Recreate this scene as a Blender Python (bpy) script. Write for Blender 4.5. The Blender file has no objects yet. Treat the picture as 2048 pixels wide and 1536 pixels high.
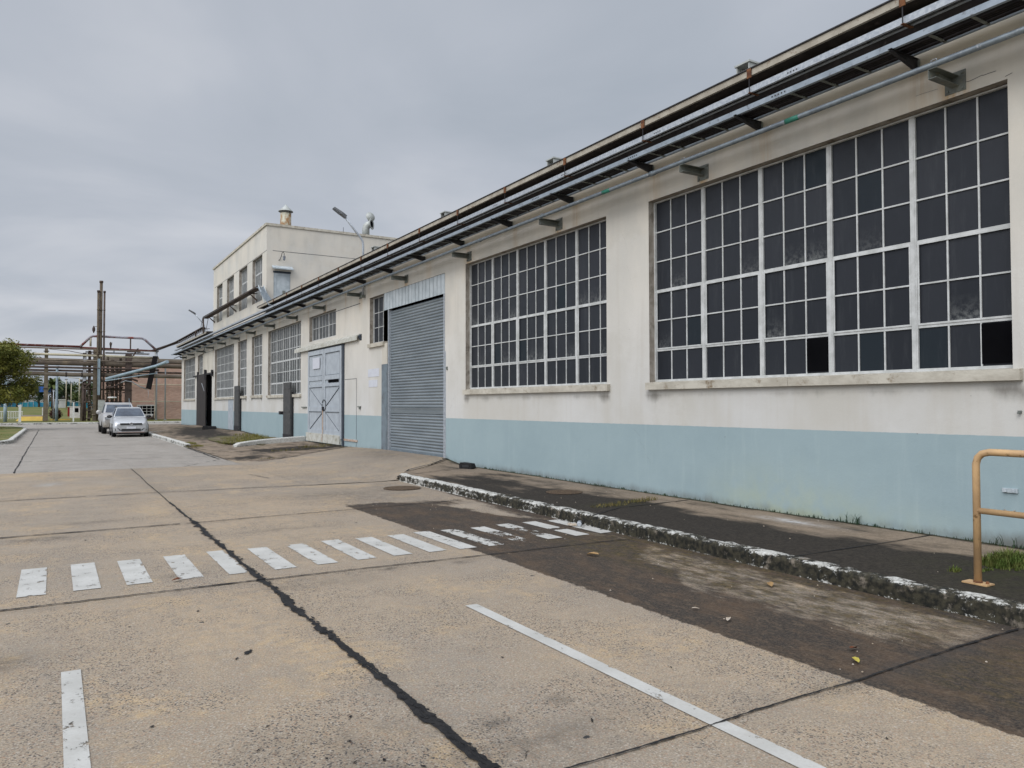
import bpy, math, random
import numpy as np
from mathutils import Vector, Matrix
S = bpy.context.scene
COL = S.collection
random.seed(7); RNG = np.random.default_rng(11)
R = math.radians

# ------------------------------------------------------------------ camera
cd = bpy.data.cameras.new('camera'); cam = bpy.data.objects.new('camera', cd); COL.objects.link(cam)
cd.sensor_fit = 'HORIZONTAL'; cd.sensor_width = 36.0
cd.lens = 1531.4 / 2048 * 36.0
cd.clip_start = 0.1; cd.clip_end = 6000
yaw, pit, roll = R(30.912), R(1.5416), R(-0.086)
fw = Vector((math.sin(yaw)*math.cos(pit), math.cos(yaw)*math.cos(pit), math.sin(pit)))
rt = Vector((math.cos(yaw), -math.sin(yaw), 0)); up = rt.cross(fw)
c_, s_ = math.cos(roll), math.sin(roll)
rt, up = rt*c_ + up*s_, up*c_ - rt*s_
m = Matrix((rt, up, -fw)).transposed().to_4x4(); m.translation = Vector((0, 0, 1.63))
cam.matrix_world = m
S.camera = cam

# ------------------------------------------------------------------ world, sun, exposure
SUN_EL, SUN_ROT = R(40), R(243)
w = bpy.data.worlds.new("World"); S.world = w; w.use_nodes = True
nt = w.node_tree; nt.nodes.clear()
def wn(t, **k):
    n = nt.nodes.new(t)
    for a, b in k.items(): setattr(n, a, b)
    return n
out = wn('ShaderNodeOutputWorld'); sky = wn('ShaderNodeTexSky', sky_type='NISHITA', sun_disc=False,
    sun_elevation=SUN_EL, sun_rotation=SUN_ROT, air_density=1.0, dust_density=2.0)
bgs = wn('ShaderNodeBackground'); bgs.inputs[1].default_value = 0.06
nt.links.new(sky.outputs[0], bgs.inputs[0])
tc = wn('ShaderNodeTexCoord'); sep = wn('ShaderNodeSeparateXYZ'); nt.links.new(tc.outputs['Generated'], sep.inputs[0])
def wm(op, a, b=None, c=None, clamp=False):
    n = wn('ShaderNodeMath', operation=op, use_clamp=clamp)
    for i, v in enumerate((a, b, c)):
        if v is None: continue
        if isinstance(v, (int, float)): n.inputs[i].default_value = v
        else: nt.links.new(v, n.inputs[i])
    return n.outputs[0]
# clouds on a flat layer: project the direction on a plane overhead
zz = wm('ADD', wm('MAXIMUM', sep.outputs[2], 0.0), 0.16)
cb = wn('ShaderNodeCombineXYZ')
nt.links.new(wm('DIVIDE', sep.outputs[0], zz), cb.inputs[0]); nt.links.new(wm('DIVIDE', sep.outputs[1], zz), cb.inputs[1])
n1 = wn('ShaderNodeTexNoise'); n1.inputs['Scale'].default_value = 1.05; n1.inputs['Detail'].default_value = 6; n1.inputs['Roughness'].default_value = .5; n1.inputs['Distortion'].default_value = .4
nt.links.new(cb.outputs[0], n1.inputs['Vector'])
n2 = wn('ShaderNodeTexNoise'); n2.inputs['Scale'].default_value = 0.42; n2.inputs['Detail'].default_value = 3
nt.links.new(cb.outputs[0], n2.inputs['Vector'])
mixn = wm('ADD', wm('MULTIPLY', n1.outputs[0], .5), wm('MULTIPLY', n2.outputs[0], .5))
cr = wn('ShaderNodeValToRGB'); nt.links.new(mixn, cr.inputs[0])
e = cr.color_ramp.elements
e[0].position = .36; e[0].color = (.345, .385, .440, 1)
e[1].position = .62; e[1].color = (.590, .605, .645, 1)
k = cr.color_ramp.elements.new(.5); k.color = (.435, .466, .522, 1)
gain = wn('ShaderNodeMapRange', interpolation_type='SMOOTHSTEP'); nt.links.new(sep.outputs[2], gain.inputs[0])
gain.inputs[1].default_value = .52; gain.inputs[2].default_value = .95; gain.inputs[3].default_value = .93; gain.inputs[4].default_value = 1.9
# sky glow added behind the camera, on the sun side, to brighten the wall
dt = wn('ShaderNodeVectorMath', operation='DOT_PRODUCT'); nt.links.new(tc.outputs['Generated'], dt.inputs[0])
dt.inputs[1].default_value = (math.sin(SUN_ROT)*.85, math.cos(SUN_ROT)*.85, .53)
lobe = wn('ShaderNodeMapRange', interpolation_type='SMOOTHSTEP'); nt.links.new(dt.outputs['Value'], lobe.inputs[0])
lobe.inputs[1].default_value = .15; lobe.inputs[2].default_value = .95; lobe.inputs[3].default_value = 1.0; lobe.inputs[4].default_value = 2.3
bgc = wn('ShaderNodeBackground'); nt.links.new(cr.outputs[0], bgc.inputs[0]); nt.links.new(wm('MULTIPLY', gain.outputs[0], lobe.outputs[0]), bgc.inputs[1])
mx = wn('ShaderNodeMixShader'); mx.inputs[0].default_value = .93
nt.links.new(bgs.outputs[0], mx.inputs[1]); nt.links.new(bgc.outputs[0], mx.inputs[2]); nt.links.new(mx.outputs[0], out.inputs[0])
sd = bpy.data.lights.new('sun', 'SUN'); so = bpy.data.objects.new('sun', sd); COL.objects.link(so)
sd.energy = 1.2; sd.angle = R(34); sd.color = (1, .965, .92)
dv = Vector((math.cos(SUN_EL)*math.sin(SUN_ROT), math.cos(SUN_EL)*math.cos(SUN_ROT), math.sin(SUN_EL)))
so.rotation_euler = dv.to_track_quat('Z', 'Y').to_euler()
S.view_settings.view_transform = 'Standard'; S.view_settings.look = 'None'
S.view_settings.exposure = 0.3; S.view_settings.gamma = 1

# ------------------------------------------------------------------ materials
class NT:
    def __init__(s, name):
        s.m = bpy.data.materials.new(name); s.m.use_nodes = True; s.t = s.m.node_tree; s.t.nodes.clear()
        s.out = s.n('ShaderNodeOutputMaterial'); s.b = s.n('ShaderNodeBsdfPrincipled'); s.l(s.b.outputs[0], s.out.inputs[0])
        s.co = s.n('ShaderNodeTexCoord').outputs['Object']
    def n(s, t, **k):
        n = s.t.nodes.new(t)
        for a, b in k.items(): setattr(n, a, b)
        return n
    def l(s, a, b): s.t.links.new(a, b)
    def set(s, i, v):
        if isinstance(v, (int, float)): i.default_value = v
        elif isinstance(v, tuple): i.default_value = v if len(v) == 4 else v + (1,)
        else: s.l(v, i)
    def geo(s): return s.n('ShaderNodeNewGeometry').outputs['Position']
    def map(s, sc, src=None, loc=(0, 0, 0)):
        n = s.n('ShaderNodeMapping'); s.l(src or s.geo(), n.inputs[0]); n.inputs['Scale'].default_value = sc; n.inputs['Location'].default_value = loc; return n.outputs[0]
    def noise(s, sc, det=4, rough=.55, v=None, dist=0):
        n = s.n('ShaderNodeTexNoise'); n.inputs['Scale'].default_value = sc; n.inputs['Detail'].default_value = det
        n.inputs['Roughness'].default_value = rough; n.inputs['Distortion'].default_value = dist
        s.l(v if v is not None else s.geo(), n.inputs['Vector']); return n.outputs[0]
    def vor(s, sc, v=None, feat='F1', o=0):
        n = s.n('ShaderNodeTexVoronoi', feature=feat); n.inputs['Scale'].default_value = sc
        s.l(v if v is not None else s.geo(), n.inputs['Vector']); return n.outputs[o]
    def rng(s, v, a, b, c=0., d=1., smooth=True):
        n = s.n('ShaderNodeMapRange', interpolation_type='SMOOTHSTEP' if smooth else 'LINEAR'); s.set(n.inputs[0], v)
        for i, x in enumerate((a, b, c, d)): n.inputs[i+1].default_value = x
        return n.outputs[0]
    def mth(s, op, a, b=0., clamp=False):
        n = s.n('ShaderNodeMath', operation=op, use_clamp=clamp); s.set(n.inputs[0], a); s.set(n.inputs[1], b); return n.outputs[0]
    def mix(s, f, a, b, bt='MIX'):
        n = s.n('ShaderNodeMix', data_type='RGBA', blend_type=bt); s.set(n.inputs[0], f); s.set(n.inputs[6], a); s.set(n.inputs[7], b); return n.outputs[2]
    def attr(s, name):
        n = s.n('ShaderNodeAttribute', attribute_name=name); sp = s.n('ShaderNodeSeparateColor'); s.l(n.outputs[0], sp.inputs[0]); return sp.outputs
    def xyz(s):
        sp = s.n('ShaderNodeSeparateXYZ'); s.l(s.geo(), sp.inputs[0]); return sp.outputs
    def fin(s, col, rough=.8, metal=0., bump=None, bs=.2, bd=.01, spec=.5):
        s.set(s.b.inputs['Base Color'], col); s.set(s.b.inputs['Roughness'], rough); s.set(s.b.inputs['Metallic'], metal)
        s.b.inputs['Specular IOR Level'].default_value = spec
        if bump is not None:
            n = s.n('ShaderNodeBump'); n.inputs['Strength'].default_value = bs; n.inputs['Distance'].default_value = bd
            s.l(bump, n.inputs['Height']); s.l(n.outputs[0], s.b.inputs['Normal'])
        return s.m

def simple(name, a, b=None, sc=6., rough=.7, metal=0., dirt=None, dsc=2., dth=(.55, .75), bump=0, spec=None, stretch=(1, 1, 1)):
    """two-tone surface with noise and an optional second stain colour"""
    t = NT(name); v = t.map(stretch)
    if spec is None: spec = .18 if rough >= .6 else .5
    b = b or tuple(x*.78 for x in a)
    n = t.noise(sc, 5, .6, v)
    c = t.mix(t.rng(n, .35, .65), a, b)
    if dirt: c = t.mix(t.rng(t.noise(dsc, 7, .7, v), dth[0], dth[1]), c, dirt)
    return t.fin(c, rough, metal, t.noise(sc*8, 3, .6, v) if bump else None, bump, .01, spec)

M = {}
def road_material(name, old):
    t = NT(name); x, y, z = t.xyz(); A = t.attr('stain')  # R dark film, G ochre/moss, B grey wear
    fine = t.noise(95, 4, .75); mid = t.noise(9, 5, .6); big = t.noise(.55, 4, .55)
    tan = t.mix(t.rng(big, .3, .7), (.475, .362, .235), (.405, .325, .232))
    if old: tan = t.mix(t.rng(big, .3, .7), (.425, .400, .362), (.365, .345, .315))
    tan = t.mix(t.mth('MULTIPLY', t.rng(t.noise(.33, 5, .6, t.map((1, .7, 1), loc=(5, 3, 0))), .42, .58), .8 if not old else .45), tan, (.300, .262, .215) if not old else (.29, .275, .25))
    tan = t.mix(t.mth('MULTIPLY', t.rng(t.noise(1.1, 6, .7, t.map((1, .8, 1), loc=(9, 2, 0))), .50, .62), .75), tan, (.54, .395, .225) if not old else (.36, .335, .30))
    sl = t.n('ShaderNodeTexWhiteNoise', noise_dimensions='2D'); cbx = t.n('ShaderNodeCombineXYZ')
    t.l(t.mth('FLOOR', t.mth('DIVIDE', t.mth('ADD', x, 3.26), 4.95)), cbx.inputs[0]); t.l(t.mth('FLOOR', t.mth('DIVIDE', t.mth('ADD', y, 1.42), 4.27)), cbx.inputs[1]); t.l(cbx.outputs[0], sl.inputs['Vector'])
    tan = t.mix(t.mth('MULTIPLY', sl.outputs['Value'], .30), tan, (.30, .275, .24))
    # long faint wheel tracks along the lane
    trk = t.rng(t.noise(1.3, 4, .6, t.map((1, .06, 1))), .50, .62)
    tan = t.mix(t.mth('MULTIPLY', trk, .30), tan, (.25, .22, .185))
    c = t.mix(t.rng(mid, .35, .7), tan, (.345, .285, .215) if not old else (.33, .315, .29))
    # aggregate: pale and dark stones
    vc = t.n('ShaderNodeTexVoronoi'); vc.inputs['Scale'].default_value = 110; t.l(t.geo(), vc.inputs['Vector'])
    sv = t.n('ShaderNodeSeparateColor'); t.l(vc.outputs['Color'], sv.inputs[0])
    c = t.mix(t.mth('MULTIPLY', t.rng(sv.outputs[0], .78, .95), .55), c, (.50, .46, .40))
    c = t.mix(t.mth('MULTIPLY', t.rng(sv.outputs[1], .74, .92), t.rng(t.noise(1.1, 5, .65, t.map((1, 1, 1), loc=(2, 8, 0))), .42, .58, .22, 1.)), c, (.085, .08, .078))
    c = t.mix(t.mth('MULTIPLY', t.rng(sv.outputs[2], .86, .96), .5), c, (.36, .22, .14))
    c = t.mix(t.rng(fine, .36, .62, .50, 0.), c, (.10, .080, .060))
    c = t.mix(t.rng(t.noise(60, 5, .8), .38, .48, .22, 0.), c, (.13, .105, .08))
    # grey worn zones where the stones show
    wear = t.mth('MULTIPLY', t.rng(t.noise(1.7, 6, .68), .47, .68), .8)
    wear = t.mth('MAXIMUM', wear, t.mth('MULTIPLY', A[2], t.rng(t.noise(14, 5, .7), .25, .6)))
    spk = t.rng(t.noise(55, 5, .8), .40, .62)
    c = t.mix(t.mth('MULTIPLY', wear, t.mth('MULTIPLY', spk, .5)), c, (.15, .14, .13))
    # small black tar spots
    sp = t.vor(2.6, t.map((1, 1, 1), loc=(3, 1, 0))); spn = t.noise(26, 4, .7)
    spot = t.rng(t.mth('ADD', sp, t.mth('MULTIPLY', spn, .16)), .135, .125, 0., 1.)
    c = t.mix(t.mth('MULTIPLY', spot, t.rng(t.noise(.9, 2), .50, .56)), c, (.035, .035, .037))
    # straight-edged dark film along the kerb lane: starts at x = 4.07
    edge = t.rng(t.mth('ADD', x, t.mth('MULTIPLY', t.noise(9, 6, .75), .16)), 4.11, 4.20)
    dn = t.noise(5, 7, .75, t.map((1.6, .55, 1))); dn2 = t.noise(42, 4, .7)
    film = t.mth('MULTIPLY', A[0], edge)
    solid = t.rng(t.mth('ADD', film, t.mth('MULTIPLY', t.mth('SUBTRACT', dn, .5), 1.3)), .20, .62)
    rusty = t.mix(t.rng(t.noise(2.4, 6, .7, t.map((1.5, .6, 1))), .42, .68), (.022, .019, .018), (.062, .040, .026))
    rusty = t.mix(t.rng(t.noise(11, 6, .8, t.map((1.6, .7, 1))), .50, .64, 0, .6), rusty, (.120, .085, .056))
    rusty = t.mix(t.rng(t.noise(46, 4, .8), .52, .62, 0, .5), rusty, (.125, .090, .060))
    c = t.mix(t.mth('MULTIPLY', solid, t.rng(dn2, .3, .7, 1., .84)), c, rusty)
    # ochre / moss
    mo = t.mth('MULTIPLY', A[1], t.rng(t.noise(7, 6, .75, t.map((1.5, .7, 1))), .40, .62))
    c = t.mix(t.mth('MULTIPLY', mo, .92), c, t.mix(t.rng(t.noise(15, 6, .8), .42, .60), (.030, .027, .015), (.115, .083, .036)))
    if not old:   # soft smudges kept in a separate attribute
        Bq = t.attr('smudge'); sm = t.mth('MULTIPLY', Bq[0], t.rng(t.noise(6, 6, .75, t.map((1, .8, 1))), .30, .62))
        c = t.mix(t.mth('MULTIPLY', sm, .9), c, (.050, .046, .043))
        c = t.mix(t.mth('MULTIPLY', Bq[1], t.rng(t.noise(9, 5, .7), .35, .6)), c, (.30, .31, .31))
    hb = t.mth('ADD', fine, t.mth('MULTIPLY', sv.outputs[0], .25))
    return t.fin(c, t.rng(film, 0, 1, .9, .75), 0, hb, .55, .006, .15)
M['road'] = road_material('aggregate_concrete', False)
M['road_far'] = road_material('grey_concrete', True)

def pavement_material():
    t = NT('pavement_concrete'); x, y, z = t.xyz(); A = t.attr('stain')
    big = t.noise(.8, 4, .6)
    c = t.mix(t.rng(big, .3, .7), (.310, .240, .172), (.255, .205, .155))
    c = t.mix(t.rng(t.noise(24, 5, .8), .42, .54, .4, 0.), c, (.11, .09, .07))
    fine = t.noise(80, 4, .75)
    c = t.mix(t.rng(fine, .3, .7, .45, 0.), c, (.085, .07, .06))
    dn = t.noise(1.5, 8, .68, t.map((1.7, .6, 1)))
    wet = t.rng(t.mth('ADD', A[0], t.mth('MULTIPLY', t.mth('SUBTRACT', dn, .5), 1.9)), .02, .62)
    c = t.mix(t.mth('MULTIPLY', wet, .97), c, t.mix(t.rng(t.noise(30, 4, .7), .3, .7), (.013, .012, .011), (.042, .036, .030)))
    c = t.mix(t.mth('MULTIPLY', A[1], t.rng(t.noise(6, 6, .75), .35, .6)), c, (.040, .045, .016))
    c = t.mix(t.mth('MULTIPLY', A[2], t.rng(t.noise(9, 6, .7, t.map((1, .5, 1))), .34, .6)), c, (.50, .50, .50))
    return t.fin(c, .9, 0, fine, .5, .006, .12)
M['pave'] = pavement_material()

def kerb_material(name, wpaint):
    t = NT(name); x, y, z = t.xyz()
    big = t.noise(2.3, 3, .6); n = t.mth('ADD', t.noise(13, 8, .8, t.map((1, .8, 1.2))), t.mth('MULTIPLY', t.mth('SUBTRACT', t.noise(55, 3, .8), .5), .22))
    th = t.mth('ADD', n, t.mth('MULTIPLY', t.mth('SUBTRACT', big, .5), .5))
    zt = t.mth('ADD', t.rng(z, .110, .150, -.09, .045), t.rng(z, .0, .03, .10, 0.))
    yt = t.rng(y, 7, 13.5, -.02, .085)
    paint = t.rng(t.mth('ADD', t.mth('ADD', t.mth('ADD', th, zt), yt), wpaint), .47, .54)
    moss = t.mix(t.rng(t.noise(18, 5), .35, .65), (.010, .010, .008), (.045, .040, .026))
    conc = t.mix(t.rng(t.noise(5, 6, .7), .56, .68), moss, (.17, .145, .115))
    white = t.mix(t.rng(t.noise(30, 4), .3, .7), (.55, .55, .52), (.34, .33, .30))
    return t.fin(t.mix(paint, conc, white), .9, 0, t.noise(60, 4, .7), .6, .01, .3)
M['kerb'] = kerb_material('mossy_whitewashed_kerb', -.05)
M['kerb_white'] = kerb_material('whitewashed_kerb', .04)

def paint_material():
    t = NT('worn_road_paint'); x, y, z = t.xyz(); A = t.attr('wear')
    c = t.mix(t.rng(t.noise(3, 4), .3, .7), (.47, .465, .44), (.385, .38, .355))
    c = t.mix(t.rng(t.noise(60, 5, .75), .34, .60, .30, 0.), c, (.33, .31, .28))
    c = t.mix(t.rng(t.noise(14, 6, .7), .57, .70, 0., .5), c, (.34, .32, .29))
    n = t.mth('ADD', t.noise(7, 7, .74, t.map((1.2, .8, 1))), t.mth('MULTIPLY', t.noise(70, 4, .7), .25))
    hole = t.rng(t.mth('ADD', n, t.mth('MULTIPLY', A[0], .62)), .80, .86)
    t.fin(c, .75, 0, t.noise(90, 3), .3, .004, .4)
    tr = t.n('ShaderNodeBsdfTransparent'); mxs = t.n('ShaderNodeMixShader'); t.l(hole, mxs.inputs[0])
    t.l(t.b.outputs[0], mxs.inputs[1]); t.l(tr.outputs[0], mxs.inputs[2]); t.l(mxs.outputs[0], t.out.inputs[0])
    return t.m
M['paint'] = paint_material()
M['tar'] = simple('joint_tar', (.012, .012, .013), (.024, .023, .023), 20, .7, bump=.5)

def wall_material():
    t = NT('painted_render_wall'); x, y, z = t.xyz(); A = t.attr('wall')   # R rust, G grime, B green moss
    nb = t.noise(.7, 5, .6, t.map((1, 1, .6))); st = t.noise(3.0, 5, .6, t.map((1, 2.2, .12)))
    cream = t.mix(t.rng(z, 1.3, 4.8, 0, 1), (.540, .535, .515), (.600, .560, .490))
    c = t.mix(t.rng(nb, .35, .7), cream, (.485, .468, .425))
    c = t.mix(t.mth('MULTIPLY', t.rng(t.noise(.45, 7, .7, t.map((1, 1, 1.6), loc=(0, 4, 2))), .50, .56), .22), c, (.60, .59, .56))
    c = t.mix(t.rng(st, .48, .74, 0, .32), c, (.46, .43, .38))
    blue = t.mix(t.rng(t.noise(.9, 5, .6), .35, .7), (.285, .365, .385), (.262, .340, .362))
    blue = t.mix(t.rng(t.noise(4.5, 5, .65, t.map((1, 1.5, .15))), .52, .82, 0, .45), blue, (.34, .42, .43))
    zl = t.mth('ADD', z, t.mth('MULTIPLY', t.noise(10, 3), .012))
    c = t.mix(t.rng(zl, 1.291, 1.299), blue, c)
    gr = t.noise(2.2, 8, .75, t.map((1, 1.3, .5)))
    g = t.rng(t.mth('ADD', A[1], t.mth('MULTIPLY', t.mth('SUBTRACT', gr, .5), .9)), .30, .95)
    c = t.mix(t.mth('MULTIPLY', g, .75), c, (.105, .095, .080))
    rn = t.noise(7, 5, .7, t.map((1, 3., .25)))
    c = t.mix(t.mth('MULTIPLY', t.mth('MULTIPLY', A[0], t.rng(rn, .28, .62)), .85), c, (.44, .27, .10))
    c = t.mix(t.mth('MULTIPLY', A[2], t.rng(t.noise(2.5, 5, .6), .25, .65)), c, (.40, .43, .25))
    # pits and specks
    sp = t.vor(3.1, t.map((1, 1, 1), loc=(0, .3, .7))); c = t.mix(t.rng(t.mth('ADD', sp, t.mth('MULTIPLY', t.noise(30, 3), .05)), .052, .044, 0, .7), c, (.16, .15, .14))
    bmp = t.mth('ADD', t.noise(3, 4, .6), t.mth('MULTIPLY', t.noise(38, 5, .7), .25))
    return t.fin(c, .82, 0, bmp, .35, .018, .3)
M['wall'] = wall_material()
M['wall_plain'] = simple('cream_render', (.56, .53, .46), (.47, .44, .38), .8, .85, dirt=(.26, .24, .20), dsc=1.4, dth=(.55, .85), bump=.25, stretch=(1, 1, .35))
M['reveal'] = simple('stained_reveal_render', (.36, .33, .29), (.25, .22, .185), 5, .85, dirt=(.12, .10, .08), dsc=4, dth=(.5, .75), bump=.3)
M['sill'] = simple('stained_sill_render', (.52, .49, .42), (.40, .37, .31), 5, .88, dirt=(.17, .12, .07), dsc=6, dth=(.54, .72), bump=.5, stretch=(1, .6, 1))
M['brown'] = simple('dark_brown_shaded_eave', (.050, .041, .037), (.030, .025, .023), 3, .8, dirt=(.11, .09, .08), dsc=5)  # brown eave colour with the shade under the roof painted in
M['roof'] = simple('roof_felt', (.16, .155, .15), None, 2, .9)
M['fascia'] = simple('cream_fascia_metal', (.40, .37, .31), (.31, .28, .23), 4, .6, dirt=(.15, .08, .04), dsc=9, dth=(.56, .70))
M['galv'] = simple('galvanised_steel', (.44, .47, .50), (.31, .34, .38), 22, .48, .35, dirt=(.48, .50, .52), dsc=30, dth=(.5, .7))
M['rail'] = simple('blue_grey_tray_steel', (.30, .345, .39), (.24, .28, .32), 7, .5, .35, dirt=(.12, .12, .13), dsc=12, dth=(.56, .70))
M['pipe'] = simple('dull_zinc_conduit', (.20, .235, .26), (.14, .165, .19), 10, .5, .35, dirt=(.40, .42, .43), dsc=9, dth=(.58, .7))
M['blacksteel'] = simple('black_painted_steel', (.022, .022, .026), (.04, .038, .04), 12, .6)
M['cable'] = simple('black_cable', (.007, .006, .007), (.015, .012, .012), 9, .6)
M['rust'] = simple('rusty_steel', (.19, .085, .04), (.09, .04, .025), 14, .9, dirt=(.30, .17, .08), dsc=20)
M['bracket'] = simple('weathered_grey_green_steel', (.20, .215, .195), (.145, .155, .145), 9, .6, .2, dirt=(.22, .20, .15), dsc=14, dth=(.55, .7))
M['green'] = simple('green_band_paint', (.02, .20, .14), (.03, .15, .11), 20, .5)
M['whiteframe'] = simple('white_painted_window_steel', (.54, .55, .545), (.42, .43, .42), 7, .5, dirt=(.30, .17, .09), dsc=16, dth=(.66, .74))
def glass_material(name, base, rough, top, spec=.2):
    t = NT(name); A = t.attr('pane')
    c = t.mix(A[0], base, top)
    c = t.mix(t.rng(A[1], .94, .96), c, (.012, .018, .024))
    film = t.rng(t.noise(3.5, 6, .7, t.map((1, 2.2, .35))), .50, .85)
    c = t.mix(t.mth('MULTIPLY', film, .30), c, (.085, .09, .095))
    dr = t.rng(t.noise(13, 5, .6, t.map((1, 1, .07))), .66, .76)
    c = t.mix(t.mth('MULTIPLY', dr, t.rng(t.noise(1.3, 2), .52, .62, 0, .55)), c, (.22, .23, .24))
    edge = t.mth('MULTIPLY', A[2], t.rng(t.noise(17, 6, .75), .40, .62))
    c = t.mix(t.mth('MULTIPLY', edge, .6), c, (.27, .28, .27))
    return t.fin(c, t.rng(t.noise(6, 4), .3, .7, rough, rough + .16), 0, t.noise(30, 3), .06, .004, spec)
M['glass'] = glass_material('dark_wired_glass', (.0115, .0140, .0190), .33, (.030, .033, .040))
M['glass_far'] = glass_material('dusty_barred_glass', (.045, .050, .052), .32, (.100, .105, .107), .35)
M['glass_sky'] = simple('sky_lit_glass', (.28, .31, .36), (.16, .18, .21), 2, .15)
M['void'] = simple('dark_interior', (.004, .004, .005), None, 3, .9, spec=.03)  # near-black colour stands in for the lack of light inside
M['shutter'] = simple('grey_shutter_steel', (.235, .268, .288), (.185, .215, .235), 1.6, .42, .35, dirt=(.27, .30, .315), dsc=5, dth=(.55, .8), stretch=(1, .4, 2))
M['guard'] = simple('grey_guard_paint', (.16, .195, .22), (.13, .155, .175), 4, .6, dirt=(.09, .085, .08), dsc=4)
M['clad'] = simple('pale_blue_cladding', (.45, .495, .52), (.34, .385, .41), 3, .55, dirt=(.30, .25, .19), dsc=7, dth=(.64, .76))
M['door'] = simple('pale_blue_door_paint', (.385, .42, .45), (.33, .36, .39), 3.5, .65, dirt=(.29, .30, .31), dsc=6, dth=(.58, .75), bump=.2)
M['doordark'] = simple('dark_door_gap', (.05, .06, .075), None, 8, .8)
M['doorrust'] = simple('rust_streaked_timber', (.33, .20, .12), (.45, .40, .36), 12, .85)
M['canopy'] = simple('weathered_flashing', (.49, .49, .45), (.40, .39, .34), 4, .75, dirt=(.20, .19, .12), dsc=9, dth=(.55, .66))
M['charcoal'] = simple('charcoal_door_paint', (.058, .060, .062), (.082, .080, .078), 6, .7, bump=.2)
M['blackdoor'] = simple('black_timber_door', (.035, .033, .034), (.055, .048, .045), 5, .8, stretch=(1, 6, .5))
M['notice'] = simple('faded_white_notice', (.54, .56, .60), (.50, .51, .56), 9, .6)
M['rubber'] = simple('black_rubber', (.012, .012, .013), (.025, .024, .024), 18, .75)
M['yrail'] = simple('ochre_rail_paint', (.52, .335, .165), (.42, .27, .14), 5, .5, dirt=(.22, .13, .055), dsc=14, dth=(.585, .64), bump=.15)
M['grass'] = simple('grass_blades', (.060, .095, .018), (.115, .125, .035), 12, .8)
M['olivegrass'] = simple('olive_grass', (.105, .115, .025), (.19, .165, .045), 3, .85)
M['drygrass'] = simple('dry_weeds', (.16, .125, .05), (.09, .085, .03), 12, .85)
M['lawn'] = simple('lawn_soil', (.110, .115, .035), (.175, .150, .062), .9, .95, dirt=(.080, .105, .026), dsc=.35, dth=(.42, .62), bump=.4)
M['soil'] = simple('mossy_soil', (.105, .090, .048), (.17, .135, .095), 1.5, .95, dirt=(.055, .065, .02), dsc=1.2, dth=(.45, .6), bump=.5)
M['leaf'] = simple('olive_leaf', (.075, .092, .018), (.205, .195, .042), 1.1, .6)
M['leafdark'] = simple('dark_leaf', (.018, .040, .022), (.040, .062, .026), .6, .7)
M['leafmid'] = simple('mid_leaf', (.050, .080, .026), (.095, .110, .035), .7, .7)
M['leafbrown'] = simple('brown_bush_leaf', (.085, .042, .032), (.05, .03, .02), 2, .8)
M['bark'] = simple('bark', (.09, .07, .05), (.05, .04, .03), 7, .9, bump=.6)
M['redpipe'] = simple('oxide_red_pipe', (.100, .030, .024), (.15, .055, .045), 2.2, .7, dirt=(.24, .20, .20), dsc=3.2, dth=(.56, .62))
M['flaking'] = simple('flaking_grey_pipe', (.30, .31, .35), (.22, .18, .19), 2.5, .6, dirt=(.19, .05, .04), dsc=1.7, dth=(.50, .58))
M['creampipe'] = simple('cream_pipe_lagging', (.47, .43, .32), (.37, .33, .25), 1.5, .7)
M['brownpipe'] = simple('brown_pipe_lagging', (.105, .085, .070), (.155, .125, .095), 1.2, .8, dirt=(.24, .19, .13), dsc=.9)
M['greybrown'] = simple('grey_pipe_lagging', (.25, .215, .175), (.15, .12, .095), .7, .8)
M['concpost'] = simple('stained_concrete_post', (.175, .145, .105), (.115, .095, .07), 2.5, .9, dirt=(.26, .21, .14), dsc=2)
M['darksteel'] = simple('sooty_steelwork', (.055, .042, .038), (.095, .07, .058), 3, .8)
M['stack'] = simple('weathered_stack', (.125, .100, .068), (.085, .065, .05), 2, .85)
M['bluesteel'] = simple('pale_blue_steel', (.28, .36, .41), (.225, .29, .33), 2, .5)
M['white'] = simple('white_paint', (.68, .68, .66), (.56, .56, .54), 4, .6)
M['yellow'] = simple('yellow_paint', (.66, .46, .10), (.55, .38, .10), 2, .7)
M['red'] = simple('dark_red_paint', (.25, .022, .02), None, 4, .6)
M['signblue'] = simple('blue_sign_paint', (.02, .09, .36), (.03, .12, .40), 1, .5)
M['hoardblue'] = simple('blue_hoarding', (.06, .25, .46), (.05, .33, .42), .12, .6, dirt=(.03, .18, .42), dsc=.3)
M['palebuild'] = simple('pale_building_wall', (.46, .46, .44), (.38, .38, .37), .8, .8)
M['lampgrey'] = simple('grey_lamp_housing', (.16, .17, .18), (.13, .13, .14), 12, .5)
M['vent'] = simple('pale_vent_metal', (.42, .44, .42), (.34, .35, .33), 5, .5, .2)
def rust_streak():
    t = NT('rust_streaked_flue'); x, y, z = t.xyz()
    n = t.noise(5, 6, .7, t.map((1, 1, .45)))
    return t.fin(t.mix(t.rng(n, .42, .58), (.46, .45, .36), (.27, .15, .065)), .8)
M['flue'] = rust_streak()
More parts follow.
